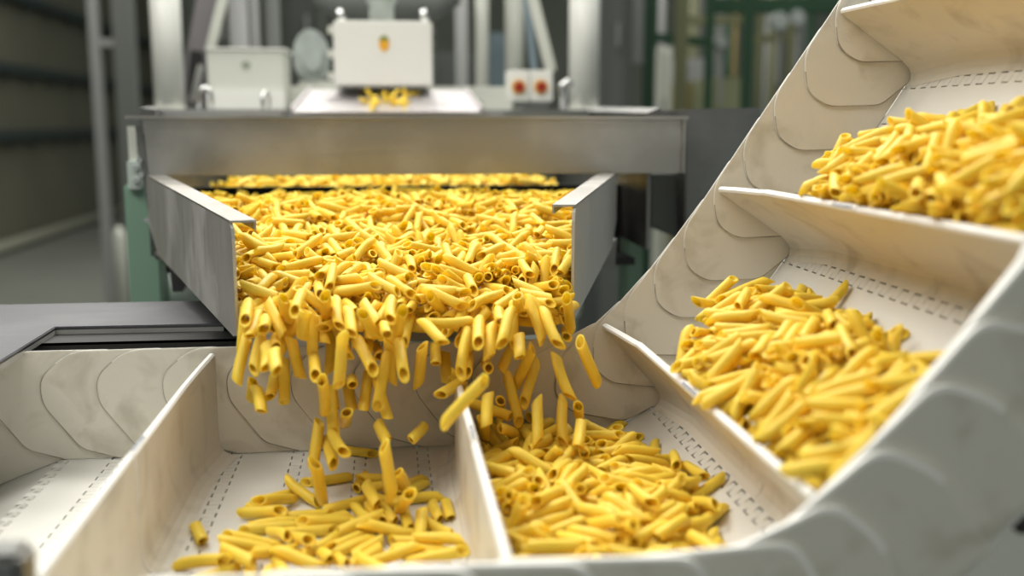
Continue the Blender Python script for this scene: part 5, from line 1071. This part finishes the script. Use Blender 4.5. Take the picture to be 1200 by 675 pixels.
1165,10509,1756,50,51,63,26,0, -1326,10013,1714,21,69,-51,44,0, 221,12771,1952,77,-15,53,-28,0, -990,10805,1799,61,47,60,-12,0, 1355,10044,1713,51,-26,-67,44,0, 167,10018,1617,23,24,-17,-91,0,
-731,9482,1686,49,68,-26,47,0, 2017,12602,1909,14,87,-23,38,0, -303,8275,1540,39,-50,46,-60,0, 1,12922,1951,20,-3,-58,77,0, -695,10011,1696,38,1,84,-36,0, 341,11553,1915,4,-59,67,-42,0,
-1167,9639,1658,34,-5,-63,68,0, 2158,12200,1959,36,68,-9,-62,0, -2100,12961,1948,79,35,-40,-27,0, -1042,12738,1982,77,57,7,-24,0, -480,13044,2006,30,30,-51,-73,0, 1469,12603,1951,13,-75,-18,61,0,
-224,8604,1581,70,63,6,32,0, -744,9004,1584,23,12,-62,73,0, -958,9866,1698,45,-52,-47,53,0, 707,11920,1954,52,51,47,-47,0, 129,10360,1739,33,20,67,-61,0, -459,10872,1824,11,71,-10,-67,0,
1014,9373,1654,24,76,-20,55,0, -1869,12123,1927,20,45,-28,81,0, 1252,12555,1990,67,51,-49,20,0, -305,9859,1688,21,-80,-10,53,0, 604,12021,1951,39,34,75,-40,0, 1704,10085,1733,23,72,1,-63,0,
1852,12289,1990,40,72,19,51,0, -1622,12099,1957,38,73,11,55,0, 1403,13108,1961,38,-54,-57,47,0, 991,12608,1934,33,-23,-78,46,0, 1141,11754,1949,10,0,69,71,0, 1982,13083,1927,11,-55,-23,-78,0,
2402,12952,1951,27,32,73,53,0, -791,16811,1925,15,87,-16,-41,0, 326,15532,1867,57,-31,-44,60,0, 2776,16950,1796,30,26,-79,43,0, 1458,15794,1896,38,75,-15,-50,0, 665,15594,1865,33,-33,47,-74,0,
1788,15911,1914,61,68,-37,6,0, 2247,15655,1883,4,37,44,80,0, -938,15999,1878,67,40,-18,58,0, 1225,16539,1964,30,53,46,63,0, 2152,17204,1984,57,-8,-76,28,0, 425,15919,1917,61,46,38,50,0,
-840,16318,1961,57,12,72,-34,0, -521,17190,1966,83,-17,37,36,0, 1056,17217,1949,40,59,-5,69,0, -39,15940,1889,51,2,56,-64,0, -1948,16771,1954,14,-52,51,-65,0, -1827,15779,1937,53,12,62,-55,0,
341,15853,1915,4,-59,67,-42,0, 1121,17342,1975,51,6,-54,65,0, 1836,16946,2014,70,64,28,-9,0, -1388,16813,1997,25,34,54,71,0, -985,16199,1906,23,-84,-30,36,0, 2424,17119,1926,25,-44,44,-73,0,
2120,16989,1928,42,-25,82,-26,0, -1396,16921,1999,2,-60,-43,65,0, 1820,16314,1947,79,46,-35,-13,0, -901,16658,1961,62,52,-19,54,0, -2617,17067,1882,38,-6,-69,59,0, 1252,16855,1990,67,51,-49,20,0,
-591,16128,2001,28,-59,37,-65,0, 293,16222,1992,11,59,30,-73,0, 1352,16655,1944,23,-56,-68,40,0, 403,16010,1983,27,-38,-63,-61,0, 854,16459,1988,18,15,79,-55,0, -1656,17184,1948,22,13,-77,57,0,
-1039,17341,1985,52,35,59,49,0, -1784,17405,2009,40,14,70,-56,0, -1603,16509,1953,74,22,54,31,0, 2427,16138,1890,67,50,-12,-51,0, 267,17412,2028,55,-44,55,-43,0, 1729,16517,1998,57,-36,52,-50,0,
2271,16698,1980,72,-5,-64,24,0, 2633,18721,1846,84,41,28,-15,0, 2329,17879,1919,2,-50,1,-86,0, 2121,17401,1999,26,-64,-13,70,0, -607,17909,2007,3,61,-17,76,0, -2503,18474,1816,40,30,-29,81,0,
2711,18803,1884,72,40,28,-48,0, -2606,18655,1905,65,-61,15,41,0, -275,22777,3621,90,-10,16,36,6, 355,22246,3548,93,31,-10,-10,6, 126,8104,1295,48,51,48,51,1, 635,7852,186,44,42,40,-67,2,
1730,6804,245,70,-37,-60,2,2, 623,7977,289,54,-42,54,47,2, 997,6854,231,45,71,37,-37,2, 1675,7006,296,47,46,63,39,2, 1260,7004,262,54,-58,-13,-58,2, 719,7926,205,43,-77,-29,-34,2,
737,6900,266,15,74,2,-64,2, 1371,6064,379,55,74,19,30,2, 588,6995,376,49,-70,41,29,2, 737,6612,340,57,36,-57,-46,2, 1476,7813,251,62,65,41,11,2, 1454,7452,305,75,61,22,8,2,
1492,7553,262,39,3,58,-71,2, 975,6986,390,0,17,79,57,2, 1092,8487,179,50,-35,-48,61,2, 1052,7775,317,3,37,-72,57,2, 737,7272,311,34,69,-34,-52,2, 933,7658,309,19,2,-64,73,2,
1167,7488,313,40,75,25,-44,2, 691,7896,306,81,50,-27,4,2, 1526,7889,302,62,-76,8,4,2, 2320,6518,1013,49,-2,-69,-52,3, 2381,5233,1039,55,-20,-75,27,3, 2390,5951,1044,57,21,74,24,3,
2299,5524,1132,73,20,64,-4,3, 3101,7165,1306,80,-5,42,-40,3, 2265,5120,1063,41,63,52,-38,3, 3024,6572,1359,77,30,52,18,3, 2392,5737,1163,10,-65,-12,73,3, 2304,6218,1244,1,77,-5,-62,3,
2655,6462,1270,65,18,-62,36,3, 2258,4894,1146,62,21,-72,20,3, 2328,5245,1192,37,-33,-65,55,3, 3136,7410,1441,54,10,-82,-9,3, 2480,5620,1318,21,-76,24,-55,3, 2414,4789,1304,16,48,-40,-75,3,
3121,6418,1437,30,58,-46,59,3, 2740,7404,1335,85,-4,51,-8,3, 2478,5745,1358,57,46,-67,-6,3, 2889,6333,1364,62,-10,-75,13,3, 2343,6874,1250,47,29,57,60,3, 3061,6216,1410,16,-60,42,-65,3,
2398,6886,1342,75,-39,49,-14,3, 2993,6635,1452,60,29,-73,11,3, 2599,6789,1346,79,-39,38,22,3, 2936,7244,1429,25,76,-36,-45,3, 2464,6439,1345,59,-48,-63,-9,3, 2867,6473,1375,11,-75,-10,62,3,
2755,7319,1352,18,78,-25,-53,3, 2804,6974,1361,59,-64,-40,25,3, 2914,7381,1493,75,-50,38,-15,3, 2945,6988,1466,6,-74,-14,64,3, 2763,6655,1432,51,-57,-63,-6,3, 2911,5949,1487,31,-56,-44,62,3,
2871,6818,1441,24,-31,47,-78,3, 2937,7719,1482,37,-67,-26,57,3, 2796,6331,1444,79,3,58,11,3, 3081,7787,1462,16,-61,-7,76,3, 2950,7244,1539,63,-68,34,-7,3, 2747,6096,1435,62,31,53,47,3,
3163,5496,1464,60,-52,21,-56,3, 2982,6054,1434,17,-48,-25,81,3, 3354,5273,2147,72,-37,-46,-34,4, 3319,5524,2227,46,56,58,34,4, 3217,5727,2241,3,33,-43,-83,4, 3400,6445,2272,36,61,-51,-46,4,
3214,6528,2243,35,-84,1,-38,4, 3282,6638,2270,74,-40,-49,20,4, 3316,5606,2315,28,-55,31,-71,4, 3298,5330,2294,41,62,-16,64,4, 3185,6065,2360,37,13,-62,67,4, 3268,5299,2387,52,19,71,41,4,
2956,7172,1479,57,-38,-68,22,3, 2829,7529,1479,77,-26,49,-29,3, 3527,7247,2639,30,-64,15,68,4, 3309,6284,2590,55,-45,-62,30,4, 3996,8026,2656,79,3,34,-50,4, 3446,6475,2623,55,-17,44,-68,4,
3341,6688,2549,63,32,-67,-17,4, 3319,4575,2600,4,61,20,75,4, 3248,6827,2483,40,61,-61,-27,4, 3474,6547,2651,71,-7,51,-46,4, 3666,7695,2621,71,53,32,-31,4, 3794,6428,2748,45,-6,65,-59,4,
4045,6446,2846,16,67,-65,-30,4, 3441,7007,2638,72,-21,38,-52,4, 3554,5820,2728,70,51,46,14,4, 3342,4465,2702,55,36,29,68,4, 3813,8246,2630,67,-67,-14,-26,4, 3590,5569,2796,49,6,55,-66,4,
3702,6333,2743,27,17,-87,35,4, 3964,7507,2760,65,19,35,-63,4, 3513,7077,2706,50,3,-85,-8,4, 3909,5804,2807,64,-2,74,15,4, 4062,5652,2874,54,77,29,9,4, 3181,6528,2409,52,81,3,23,4,
3964,7757,2731,12,-75,48,43,4, 3491,4762,2812,53,-16,44,-69,4, 3574,6318,2757,68,64,-32,-3,4, 3907,8362,2667,42,-41,-49,-63,4, 4116,7739,2765,72,56,35,-14,4, 4024,7050,2870,25,-54,-55,57,4,
3519,5107,2799,63,-29,32,-63,4, 3874,8070,2654,50,-15,-52,-66,4, 3683,5361,2865,64,58,-48,-7,4, 3483,4862,2836,72,12,63,25,4, 3816,5077,2932,14,-32,-44,-82,4, 4179,6072,2972,59,39,53,-44,4,
4023,7282,2831,63,49,-55,20,4, 3381,4723,2777,24,-83,7,48,4, 4223,7477,2847,49,-48,-50,-52,4, 3342,4517,2778,25,81,-12,-50,4, 3824,5654,2888,53,-70,-7,-45,4, 3184,4545,2686,31,-28,-81,38,4,
3843,5914,2878,70,35,61,3,4, 3956,6636,2808,49,25,64,52,4, 4203,7854,2818,53,44,49,-51,4, 3860,5541,2943,14,-21,59,76,4, 3733,7545,2722,61,-63,-39,-25,4, 3969,5606,2917,14,-51,-12,-83,4,
4136,8027,2719,22,-18,-74,-59,4, 4065,6216,2906,38,-64,48,44,4, 4235,6241,2930,17,73,42,-48,4, 3704,5021,2921,59,-71,-21,-29,4, 3935,8046,2704,42,-34,66,50,4, 3858,5812,2937,84,32,27,31,4,
3986,5323,2923,45,-55,58,-37,4, -1298,8612,1295,44,60,-36,54,0, -317,8334,1294,44,69,-10,-54,0, 952,8147,1295,69,14,69,-10,0, 51,8163,1294,45,66,-23,-54,0, 368,10988,1697,79,56,-19,-9,0,
1122,8026,1363,2,69,40,59,0, -1116,8390,1375,67,70,0,19,0, 1531,9293,1360,18,-53,50,-65,0, 582,8054,1294,47,-60,36,-52,0, 171,11016,1655,27,-42,-44,73,0, 59,7941,1318,80,-29,-21,-45,0,
-160,10951,1692,68,50,-18,48,0, -958,7999,1295,58,69,10,-39,0, 1850,11105,1697,79,38,-41,21,0, 1737,11258,1731,53,-61,-47,-33,0, 9,11095,1680,20,76,32,51,0, -31,8264,1392,72,56,16,35,0,
-1028,8882,1427,31,66,67,-4,0, -335,8200,1386,19,45,18,-84,0, 1014,8323,1294,68,-32,-62,18,0, -787,8006,1382,61,54,-42,39,0, -858,8184,1405,85,18,39,26,0, 1994,10956,1710,6,45,-72,51,0,
-1282,10507,1652,36,63,6,-67,0, -559,8438,1294,69,68,-17,-9,0, -654,7983,1380,31,21,76,-52,0, 516,11042,1777,64,62,-43,3,0, -1002,11323,1784,64,63,4,-42,0, 727,8247,1383,0,-24,69,-67,0,
463,8334,1479,74,39,-41,34,0, 418,10763,1704,29,-78,0,-54,0, 248,8457,1417,50,51,27,-63,0, 1842,10720,1730,40,76,25,42,0, -848,9300,1544,82,14,-52,13,0, 1163,9778,1614,64,63,43,5,0,
-1424,11422,1795,59,-1,80,-3,0, 1667,8961,1465,25,45,57,-62,0, -587,8323,1432,7,51,16,-83,0, 1830,11354,1768,43,-48,-19,73,0, -1256,11016,1802,40,-42,77,24,0, -816,9391,1575,41,-83,6,35,0,
1439,9120,1493,90,-4,40,-11,0, -924,8886,1566,74,58,-24,19,0, 1016,10211,1673,62,48,-48,36,0, -1202,8903,1481,62,-49,60,0,0, 652,10384,1634,7,1,70,-70,0, 7,9536,1589,47,-48,-58,44,0,
-1019,11596,1865,61,-11,71,-29,0, 918,8715,1424,60,54,-26,51,0, 1107,8256,1372,53,26,-53,-59,0, -746,10843,1710,58,67,40,-20,0, -1720,11221,1802,60,51,-60,-6,0, -1368,11329,1852,8,-43,-67,59,0,
-1918,11353,1765,69,27,49,-43,0, -49,11222,1793,70,66,7,24,0, 300,8406,1469,60,-76,20,-7,0, -523,10371,1654,21,80,-5,-54,0, 90,11553,1873,10,-77,32,52,0, 505,10461,1646,36,-42,-74,35,0,
-1017,9482,1548,11,-38,46,-78,0, 823,9774,1619,22,-34,29,86,0, -395,11465,1814,66,-46,49,30,0, 312,9944,1623,12,-41,-40,80,0, -567,8411,1448,77,30,42,35,0, 1411,9784,1674,63,6,-70,28,0,
102,9805,1574,71,61,-26,21,0, 1093,11328,1845,52,-24,64,-50,0, 672,10903,1765,58,62,-36,35,0, 526,9149,1566,70,67,2,-19,0, -1638,10839,1745,16,74,-45,45,0, 2181,10959,1812,82,39,-40,-2,0,
116,10653,1688,30,58,66,-36,0, 885,10205,1727,56,66,-34,-34,0, 1035,8551,1397,37,-28,80,35,0, 410,8987,1551,36,-39,-48,-68,0, 1154,10112,1679,66,53,-43,29,0, -1337,8725,1483,34,1,32,-87,0,
590,11466,1800,20,27,17,-91,0, -107,9192,1534,41,71,38,-41,0, -2138,11633,1823,80,19,45,32,0, 87,10218,1690,75,24,-45,39,0, -1670,11041,1833,52,21,73,-36,0, -530,9378,1618,52,71,-18,-41,0,
-405,12589,1933,5,-16,-70,-68,0, -77,8556,1448,78,-46,14,-38,0, -815,9124,1559,76,-46,-28,-33,0, 347,9657,1631,65,-72,4,-19,0, 113,8802,1546,19,-10,-55,80,0, -666,11679,1887,63,-30,-55,-44,0,
-2128,12353,1861,82,14,53,-9,0, -1478,10840,1713,44,88,-6,8,0, 760,10913,1774,32,29,-63,63,0, 2085,10461,1727,55,-24,62,49,0, 1380,11613,1900,39,27,-81,32,0, 1942,10127,1722,50,78,-33,8,0,
9,11698,1830,38,6,-86,-31,0, -1012,11377,1863,60,-22,-64,-39,0, 886,11567,1842,66,-13,46,56,0, 867,8646,1394,58,-79,-2,14,0, -444,8825,1596,41,13,-52,72,0, 1110,12168,1834,77,-27,56,-4,0,
-276,10525,1766,44,53,49,-52,0, -1638,11484,1845,47,24,-57,61,0, 1136,12006,1910,46,29,-70,44,0, 472,12678,1858,61,8,-44,64,0, -846,9039,1598,73,-55,13,36,0, 552,9659,1665,53,66,-37,35,0,
-1433,12080,1872,15,-28,46,-81,0, -1420,10309,1724,66,-44,-54,-26,0, 1289,11192,1835,74,-57,-7,-33,0, -1633,10556,1746,68,-14,-70,1,0, 141,12699,1906,71,-20,60,-27,0, -981,10925,1801,30,-67,34,58,0,
1415,8759,1638,41,20,71,52,0, 1521,12756,1848,87,-5,-46,-11,0, 18,9778,1575,43,35,-60,56,0, 1331,10891,1807,56,-11,54,-61,0, 1412,8624,1454,54,-47,49,-47,0, 1269,9082,1520,66,63,27,26,0,
1159,11691,1860,59,24,73,-21,0, 710,8514,1468,5,-55,57,-59,0, 433,11699,1841,72,63,22,11,0, -345,11172,1772,11,-69,17,68,0, 2019,10941,1805,68,60,-30,27,0, 159,10497,1682,39,79,25,-38,0,
-157,8361,1517,29,-6,80,-49,0, -1791,11991,1840,78,-54,-17,-25,0, 1113,10593,1745,55,22,80,3,0, -1613,11140,1817,26,67,-60,33,0, 556,10308,1673,81,-24,49,17,0, -552,10317,1715,61,-11,-68,-38,0,
-570,11157,1808,45,46,-63,41,0, 1394,12015,1945,29,-66,-3,68,0, -1665,10183,1752,36,76,-7,52,0, -1198,12030,1914,72,46,50,-10,0, -1704,11588,1856,66,61,19,-37,0, -410,9369,1620,73,-45,48,-7,0,
1382,10686,1772,44,7,72,-51,0, -1482,9314,1729,14,-39,79,-43,0, 766,12509,1940,65,61,-14,-40,0, 1553,10398,1695,7,-25,44,-85,0, -279,9096,1589,30,-58,-46,-59,0, 2373,13027,1896,0,48,3,-87,0,
-366,9078,1548,1,-21,-29,92,0, 1149,8281,1436,53,65,44,30,0, -1754,11055,1904,64,35,65,-19,0, 1883,10948,1792,56,44,55,-41,0, 522,12654,1928,69,70,3,10,0, 1348,10975,1854,72,13,65,16,0,
-2310,12725,1913,9,-26,46,83,0, 1768,11902,1906,66,13,66,-29,0, -1147,10623,1762,63,54,54,-4,0, -1230,12620,1897,21,1,-66,-70,0, -873,12232,1907,72,-53,40,14,0, 2241,11905,1889,42,58,-25,-64,0,
147,9324,1608,17,-67,-34,-62,0, -1979,10987,1858,24,-71,4,-65,0, 2395,12219,1930,64,-44,16,59,0, 2132,11183,1918,59,-58,-48,-27,0, -140,12579,1979,64,58,43,25,0, 168,8892,1589,48,14,67,-53,0,
-606,10077,1647,48,71,50,-9,0, -32,12651,1934,46,62,62,1,0, 792,9683,1663,61,-12,77,-6,0, -1700,9755,1659,75,-11,-18,-60,0, -1308,12619,1930,0,-23,66,-70,0, 1296,10242,1726,78,25,-56,-1,0,
1651,9689,1668,32,76,15,-53,0, -412,10067,1734,74,-55,34,11,0, -857,9788,1684,42,58,-42,-54,0, -39,11640,1889,51,2,56,-64,0, 90,9122,1543,49,43,-73,13,0, -1752,11288,1874,74,47,41,-19,0,
-195,11582,1882,11,-28,50,-80,0, -2103,12721,1954,68,50,44,28,0, -1948,12471,1954,14,-52,51,-65,0, -2053,12824,1932,7,70,-12,69,0, -1318,13009,1917,25,-59,-21,72,0, -2209,12253,1893,25,4,-81,51,0,
1867,9632,1683,3,16,59,78,0, -1223,10004,1721,12,-3,76,-62,0, -2346,12613,1914,5,-61,38,67,0, -1827,11479,1937,53,12,62,-55,0, 804,11918,1939,68,64,27,-19,0, -1784,10497,1817,30,-69,29,57,0,
-1715,10144,1700,48,-79,2,36,0, -1249,11082,1891,51,35,70,-34,0, -280,11829,1951,71,25,60,24,0, 684,8831,1529,29,53,57,-54,0, -1603,10349,1791,51,9,62,-57,0, -1389,8872,1569,17,-47,65,55,0,
1221,9440,1647,44,-52,44,-56,0, -2564,12593,1891,76,-23,40,-43,0, -85,9613,1672,60,44,59,-29,0, -2063,12138,1860,53,-29,77,-15,0, -228,12204,1936,57,68,40,20,0, -1626,10454,1850,32,44,-44,70,0,
1244,8459,1456,65,-36,-38,-53,0, 1158,12712,1922,29,37,42,76,0, 533,12374,1968,18,-62,48,58,0, -197,12521,1981,68,45,57,7,0, -5,13110,1946,3,-59,-56,56,0, 1543,12326,1979,70,19,-60,31,0,
668,11635,1905,16,65,-12,72,0, -2077,11268,1834,27,-65,-41,56,0, -2020,11393,1927,19,6,-71,67,0, -1549,12799,1961,37,7,70,58,0, 839,13010,1987,7,-54,-53,64,0, 1446,10695,1825,48,11,79,-32,0,
-437,12177,1985,33,-68,2,63,0, 2424,12819,1926,25,-44,44,-73,0, 1668,11651,1904,34,-37,83,-22,0, 102,13064,1961,12,-38,-70,-58,0, 371,9378,1609,67,39,-61,0,0, 2121,11201,1999,26,-64,-13,70,0,
-2428,13092,1906,47,6,-75,43,0, -2032,12142,1934,19,-17,70,-66,0, 2317,11606,1876,74,13,-64,2,0, 248,12912,1935,5,-50,35,-78,0, 243,9606,1683,50,-76,39,6,0, 2352,11846,1846,37,-46,80,-6,0,
2324,12782,1926,68,50,46,23,0, -1824,11693,1858,71,53,-11,43,0, -351,10750,1771,34,-74,-8,-56,0, 427,12386,1960,36,-7,63,-67,0, 1528,12514,1966,40,57,-47,-52,0, -2148,11913,1911,44,-51,-47,54,0,
-1665,10292,1765,70,-56,-38,17,0, 2535,12961,1900,57,44,-68,-2,0, -1039,12044,1922,83,52,14,-7,0, 2144,12012,1942,6,69,-14,70,0, 2199,11264,1930,16,36,-74,53,0, 2023,10601,1799,5,51,45,-71,0,
-2130,12170,1972,27,59,-47,58,0, -1832,10750,1823,49,-38,76,-14,0, 2250,10902,1870,54,82,-9,-10,0, -1865,11839,1909,46,62,39,-48,0, 1955,9992,1763,47,27,-68,47,0, -447,12736,1977,43,50,48,-57,0,
-615,12430,1946,55,-45,-23,-65,0, 2502,12424,1958,64,73,9,-19,0, -1743,10078,1781,50,80,-9,29,0, -684,12712,1955,65,65,32,17,0, -2194,11645,1976,73,-63,3,-20,0, 2096,11626,1902,85,37,-22,26,0,
2033,11802,1940,51,72,21,39,0, -2444,12827,1951,27,30,52,-74,0, 2271,12398,1980,72,-5,-64,24,0, -667,12831,1949,58,-16,-62,-48,0, -1364,15761,1851,29,55,1,-77,0, -2520,16809,1769,51,-28,80,-8,0,
1661,15830,1752,94,22,-8,-18,0, 90,15853,1873,10,-77,32,52,0, -1035,15580,1879,53,21,71,-39,0, 590,15766,1800,20,27,17,-91,0, 110,15607,1865,62,-11,-61,46,0, 1855,15845,1883,41,34,-49,68,0,
-718,15896,1881,74,55,33,-12,0, 9,15998,1830,38,6,-86,-31,0, 2015,15618,1876,61,-73,-26,-5,0, 1862,15514,1923,9,-62,-47,61,0, 2287,15817,1873,45,63,-37,-49,0, -2274,15865,1851,15,14,61,-75,0,
-231,15782,1911,49,20,66,-51,0, 2289,15585,1856,54,41,-70,16,0, -899,15683,1851,22,-36,76,-47,0, -1359,15959,1916,68,64,32,-10,0, -2169,16133,1882,44,57,-19,-65,0, 2428,16311,1866,35,-39,49,-69,0,
2317,15906,1876,74,13,-64,2,0, -2148,16213,1911,44,-51,-47,54,0, -2459,16696,1875,76,56,28,-11,0, 2199,15564,1930,16,36,-74,53,0, -1865,16139,1909,46,62,39,-48,0, 2096,15926,1902,85,37,-22,26,0,
]
raw = np.array(POSES, dtype=np.float64).reshape(-1, 8)
POS = raw[:, :3] / 10000.0 + np.array([0, 0, 1.0])
QUA = raw[:, 3:7]
QUA /= np.linalg.norm(QUA, axis=1)[:, None]
N_SINGLE = 300


NUM = ['', 'one', 'two', 'three', 'four', 'five', 'six', 'seven', 'eight', 'nine', 'ten', 'eleven', 'twelve']
ORD = ['first', 'second', 'third', 'fourth', 'fifth', 'sixth', 'seventh', 'eighth', 'ninth', 'tenth', 'eleventh', 'twelfth']
RIGHT = Vector((math.cos(YAW), -math.sin(YAW), 0))
PLACES = {  # place code: (region words, group phrase)
    0: ('on the feeder bed', 'penne on the feeder bed'),
    1: ('in left pocket', 'penne scattered in the left pocket'),
    2: ('in middle pocket', 'penne heaped in the middle pocket'),
    3: ('in first climbing pocket', 'penne heaped in the first climbing pocket'),
    4: ('in top right pocket', 'penne heaped in the top right pocket'),
    5: ('of falling stream', 'penne falling from the feeder mouth'),
    6: ('under the white feed box', 'penne falling under the feed box')}


def pick(v, cuts, words):
    for c_, w_ in zip(cuts, words):
        if v < c_:
            return w_
    return words[-1]


def describe(i):
    r = int(raw[i, 7])
    p = POS[i]
    ax = Quaternion(QUA[i]) @ Vector((0, 0, 1))
    if abs(ax.y) > .85:
        pose = 'end-on'
    elif abs(ax.z) > .8:
        pose = 'upright'
    elif abs(ax.z) < .22:
        pose = 'level'
    else:
        pose = 'right-leaning' if ax.dot(RIGHT) * ax.z > 0 else 'left-leaning'
    if r == 0:
        w = pick(p[0], (-.07, .09), ('left', 'middle', 'right')) + pick(p[1], (.80, .85), (' of lip', ' near lip', ''))
    elif r == 5:
        w = pick(p[2], (1.07, 1.11), ('low part', 'middle part', 'top part')) + ' ' + pick(p[0], (-.07, -.02, .045, .10), ('left edge', 'left half', 'mid divider', 'right half', 'right edge'))
    elif r == 6:
        w = 'falling'
    else:
        y = pick(p[1], (.55, .68), ('front', 'centre', 'back'))
        if r == 1:
            w = y + ' ' + pick(p[0], (-.09, -.03), ('near left divider', 'amid', 'near middle divider'))
        elif r == 2:
            w = y + ' ' + pick(p[0], (.10, .16), ('near middle divider', 'amid', 'near right divider'))
        else:
            h = p[2] - (1.10 if r == 3 else 1.22)
            w = y + ' ' + pick(h, (0, .03), ('low', 'halfway up', 'high'))
    return pose, w, r


cells = {}
for i in range(min(N_SINGLE, len(raw))):
    cells.setdefault(describe(i), []).append(i)
for key in [k for k, v in cells.items() if len(v) > 6]:       # crowded spots: nearer and farther halves
    ids = sorted(cells.pop(key), key=lambda k: POS[k][1])
    h_ = len(ids) // 2
    cells[(key[0] + ' nearer', key[1], key[2])] = ids[:h_]
    cells[(key[0] + ' farther', key[1], key[2])] = ids[h_:]
text = {}
for (pose, w, r), ids in cells.items():
    ids.sort(key=lambda k: (Vector(POS[k]) - cam.location).dot(RIGHT) / POS[k][1])
    n = len(ids)
    for k, i in enumerate(ids):
        if n == 1:
            lead = 'only'
        elif n == 2:
            lead = ('left', 'right')[k] + ' one of two'
        elif n <= 12:
            lead = 'leftmost of ' + NUM[n] if k == 0 else 'rightmost of ' + NUM[n] if k == n - 1 else ORD[k] + ' of ' + NUM[n] + ' from left'
        else:
            lead = 'one of many'
        text[i] = '%s %s penne, %s, %s' % (lead, pose, w, PLACES[r][0])

for i in range(min(N_SINGLE, len(raw))):
    o = bpy.data.objects.new('penne', vmesh[i % len(vmesh)])
    COL.objects.link(o)
    o.location = POS[i]
    o.rotation_mode = 'QUATERNION'
    o.rotation_quaternion = Quaternion(QUA[i])
    if raw[i, 7] == 5:                                      # the falling tubes are the long ones
        o.scale = (1.07, 1.07, 1.10)
    tag(o, text[i], 'pasta', PLACES[int(raw[i, 7])][1])

# everything past the three hundred that show largest: one object
vs, fs, base = [], [], 0
for i in range(N_SINGLE, len(raw)):
    v, f = VARS[i % len(VARS)]
    m3 = np.array(Quaternion(QUA[i]).to_matrix())
    vs.append(v @ m3.T.astype(np.float32) + POS[i].astype(np.float32))
    fs.append(f + base)
    base += len(v)
vs, fs = np.concatenate(vs).astype(np.float32), np.concatenate(fs)
me = bpy.data.meshes.new('penne_pasta')
me.vertices.add(len(vs))
me.vertices.foreach_set('co', vs.ravel())
me.loops.add(fs.size)
me.loops.foreach_set('vertex_index', fs.ravel())
me.polygons.add(len(fs))
me.polygons.foreach_set('loop_start', np.arange(0, fs.size, 4, dtype=np.int32))
me.update(calc_edges=True)
me.validate()
me.materials.append(M['penne'])
me.shade_smooth()
o = bpy.data.objects.new('penne_pasta', me)
COL.objects.link(o)
o['kind'] = 'stuff'
tag(o, 'mass of yellow penne heaped on the feeder and in the belt pockets', 'pasta')
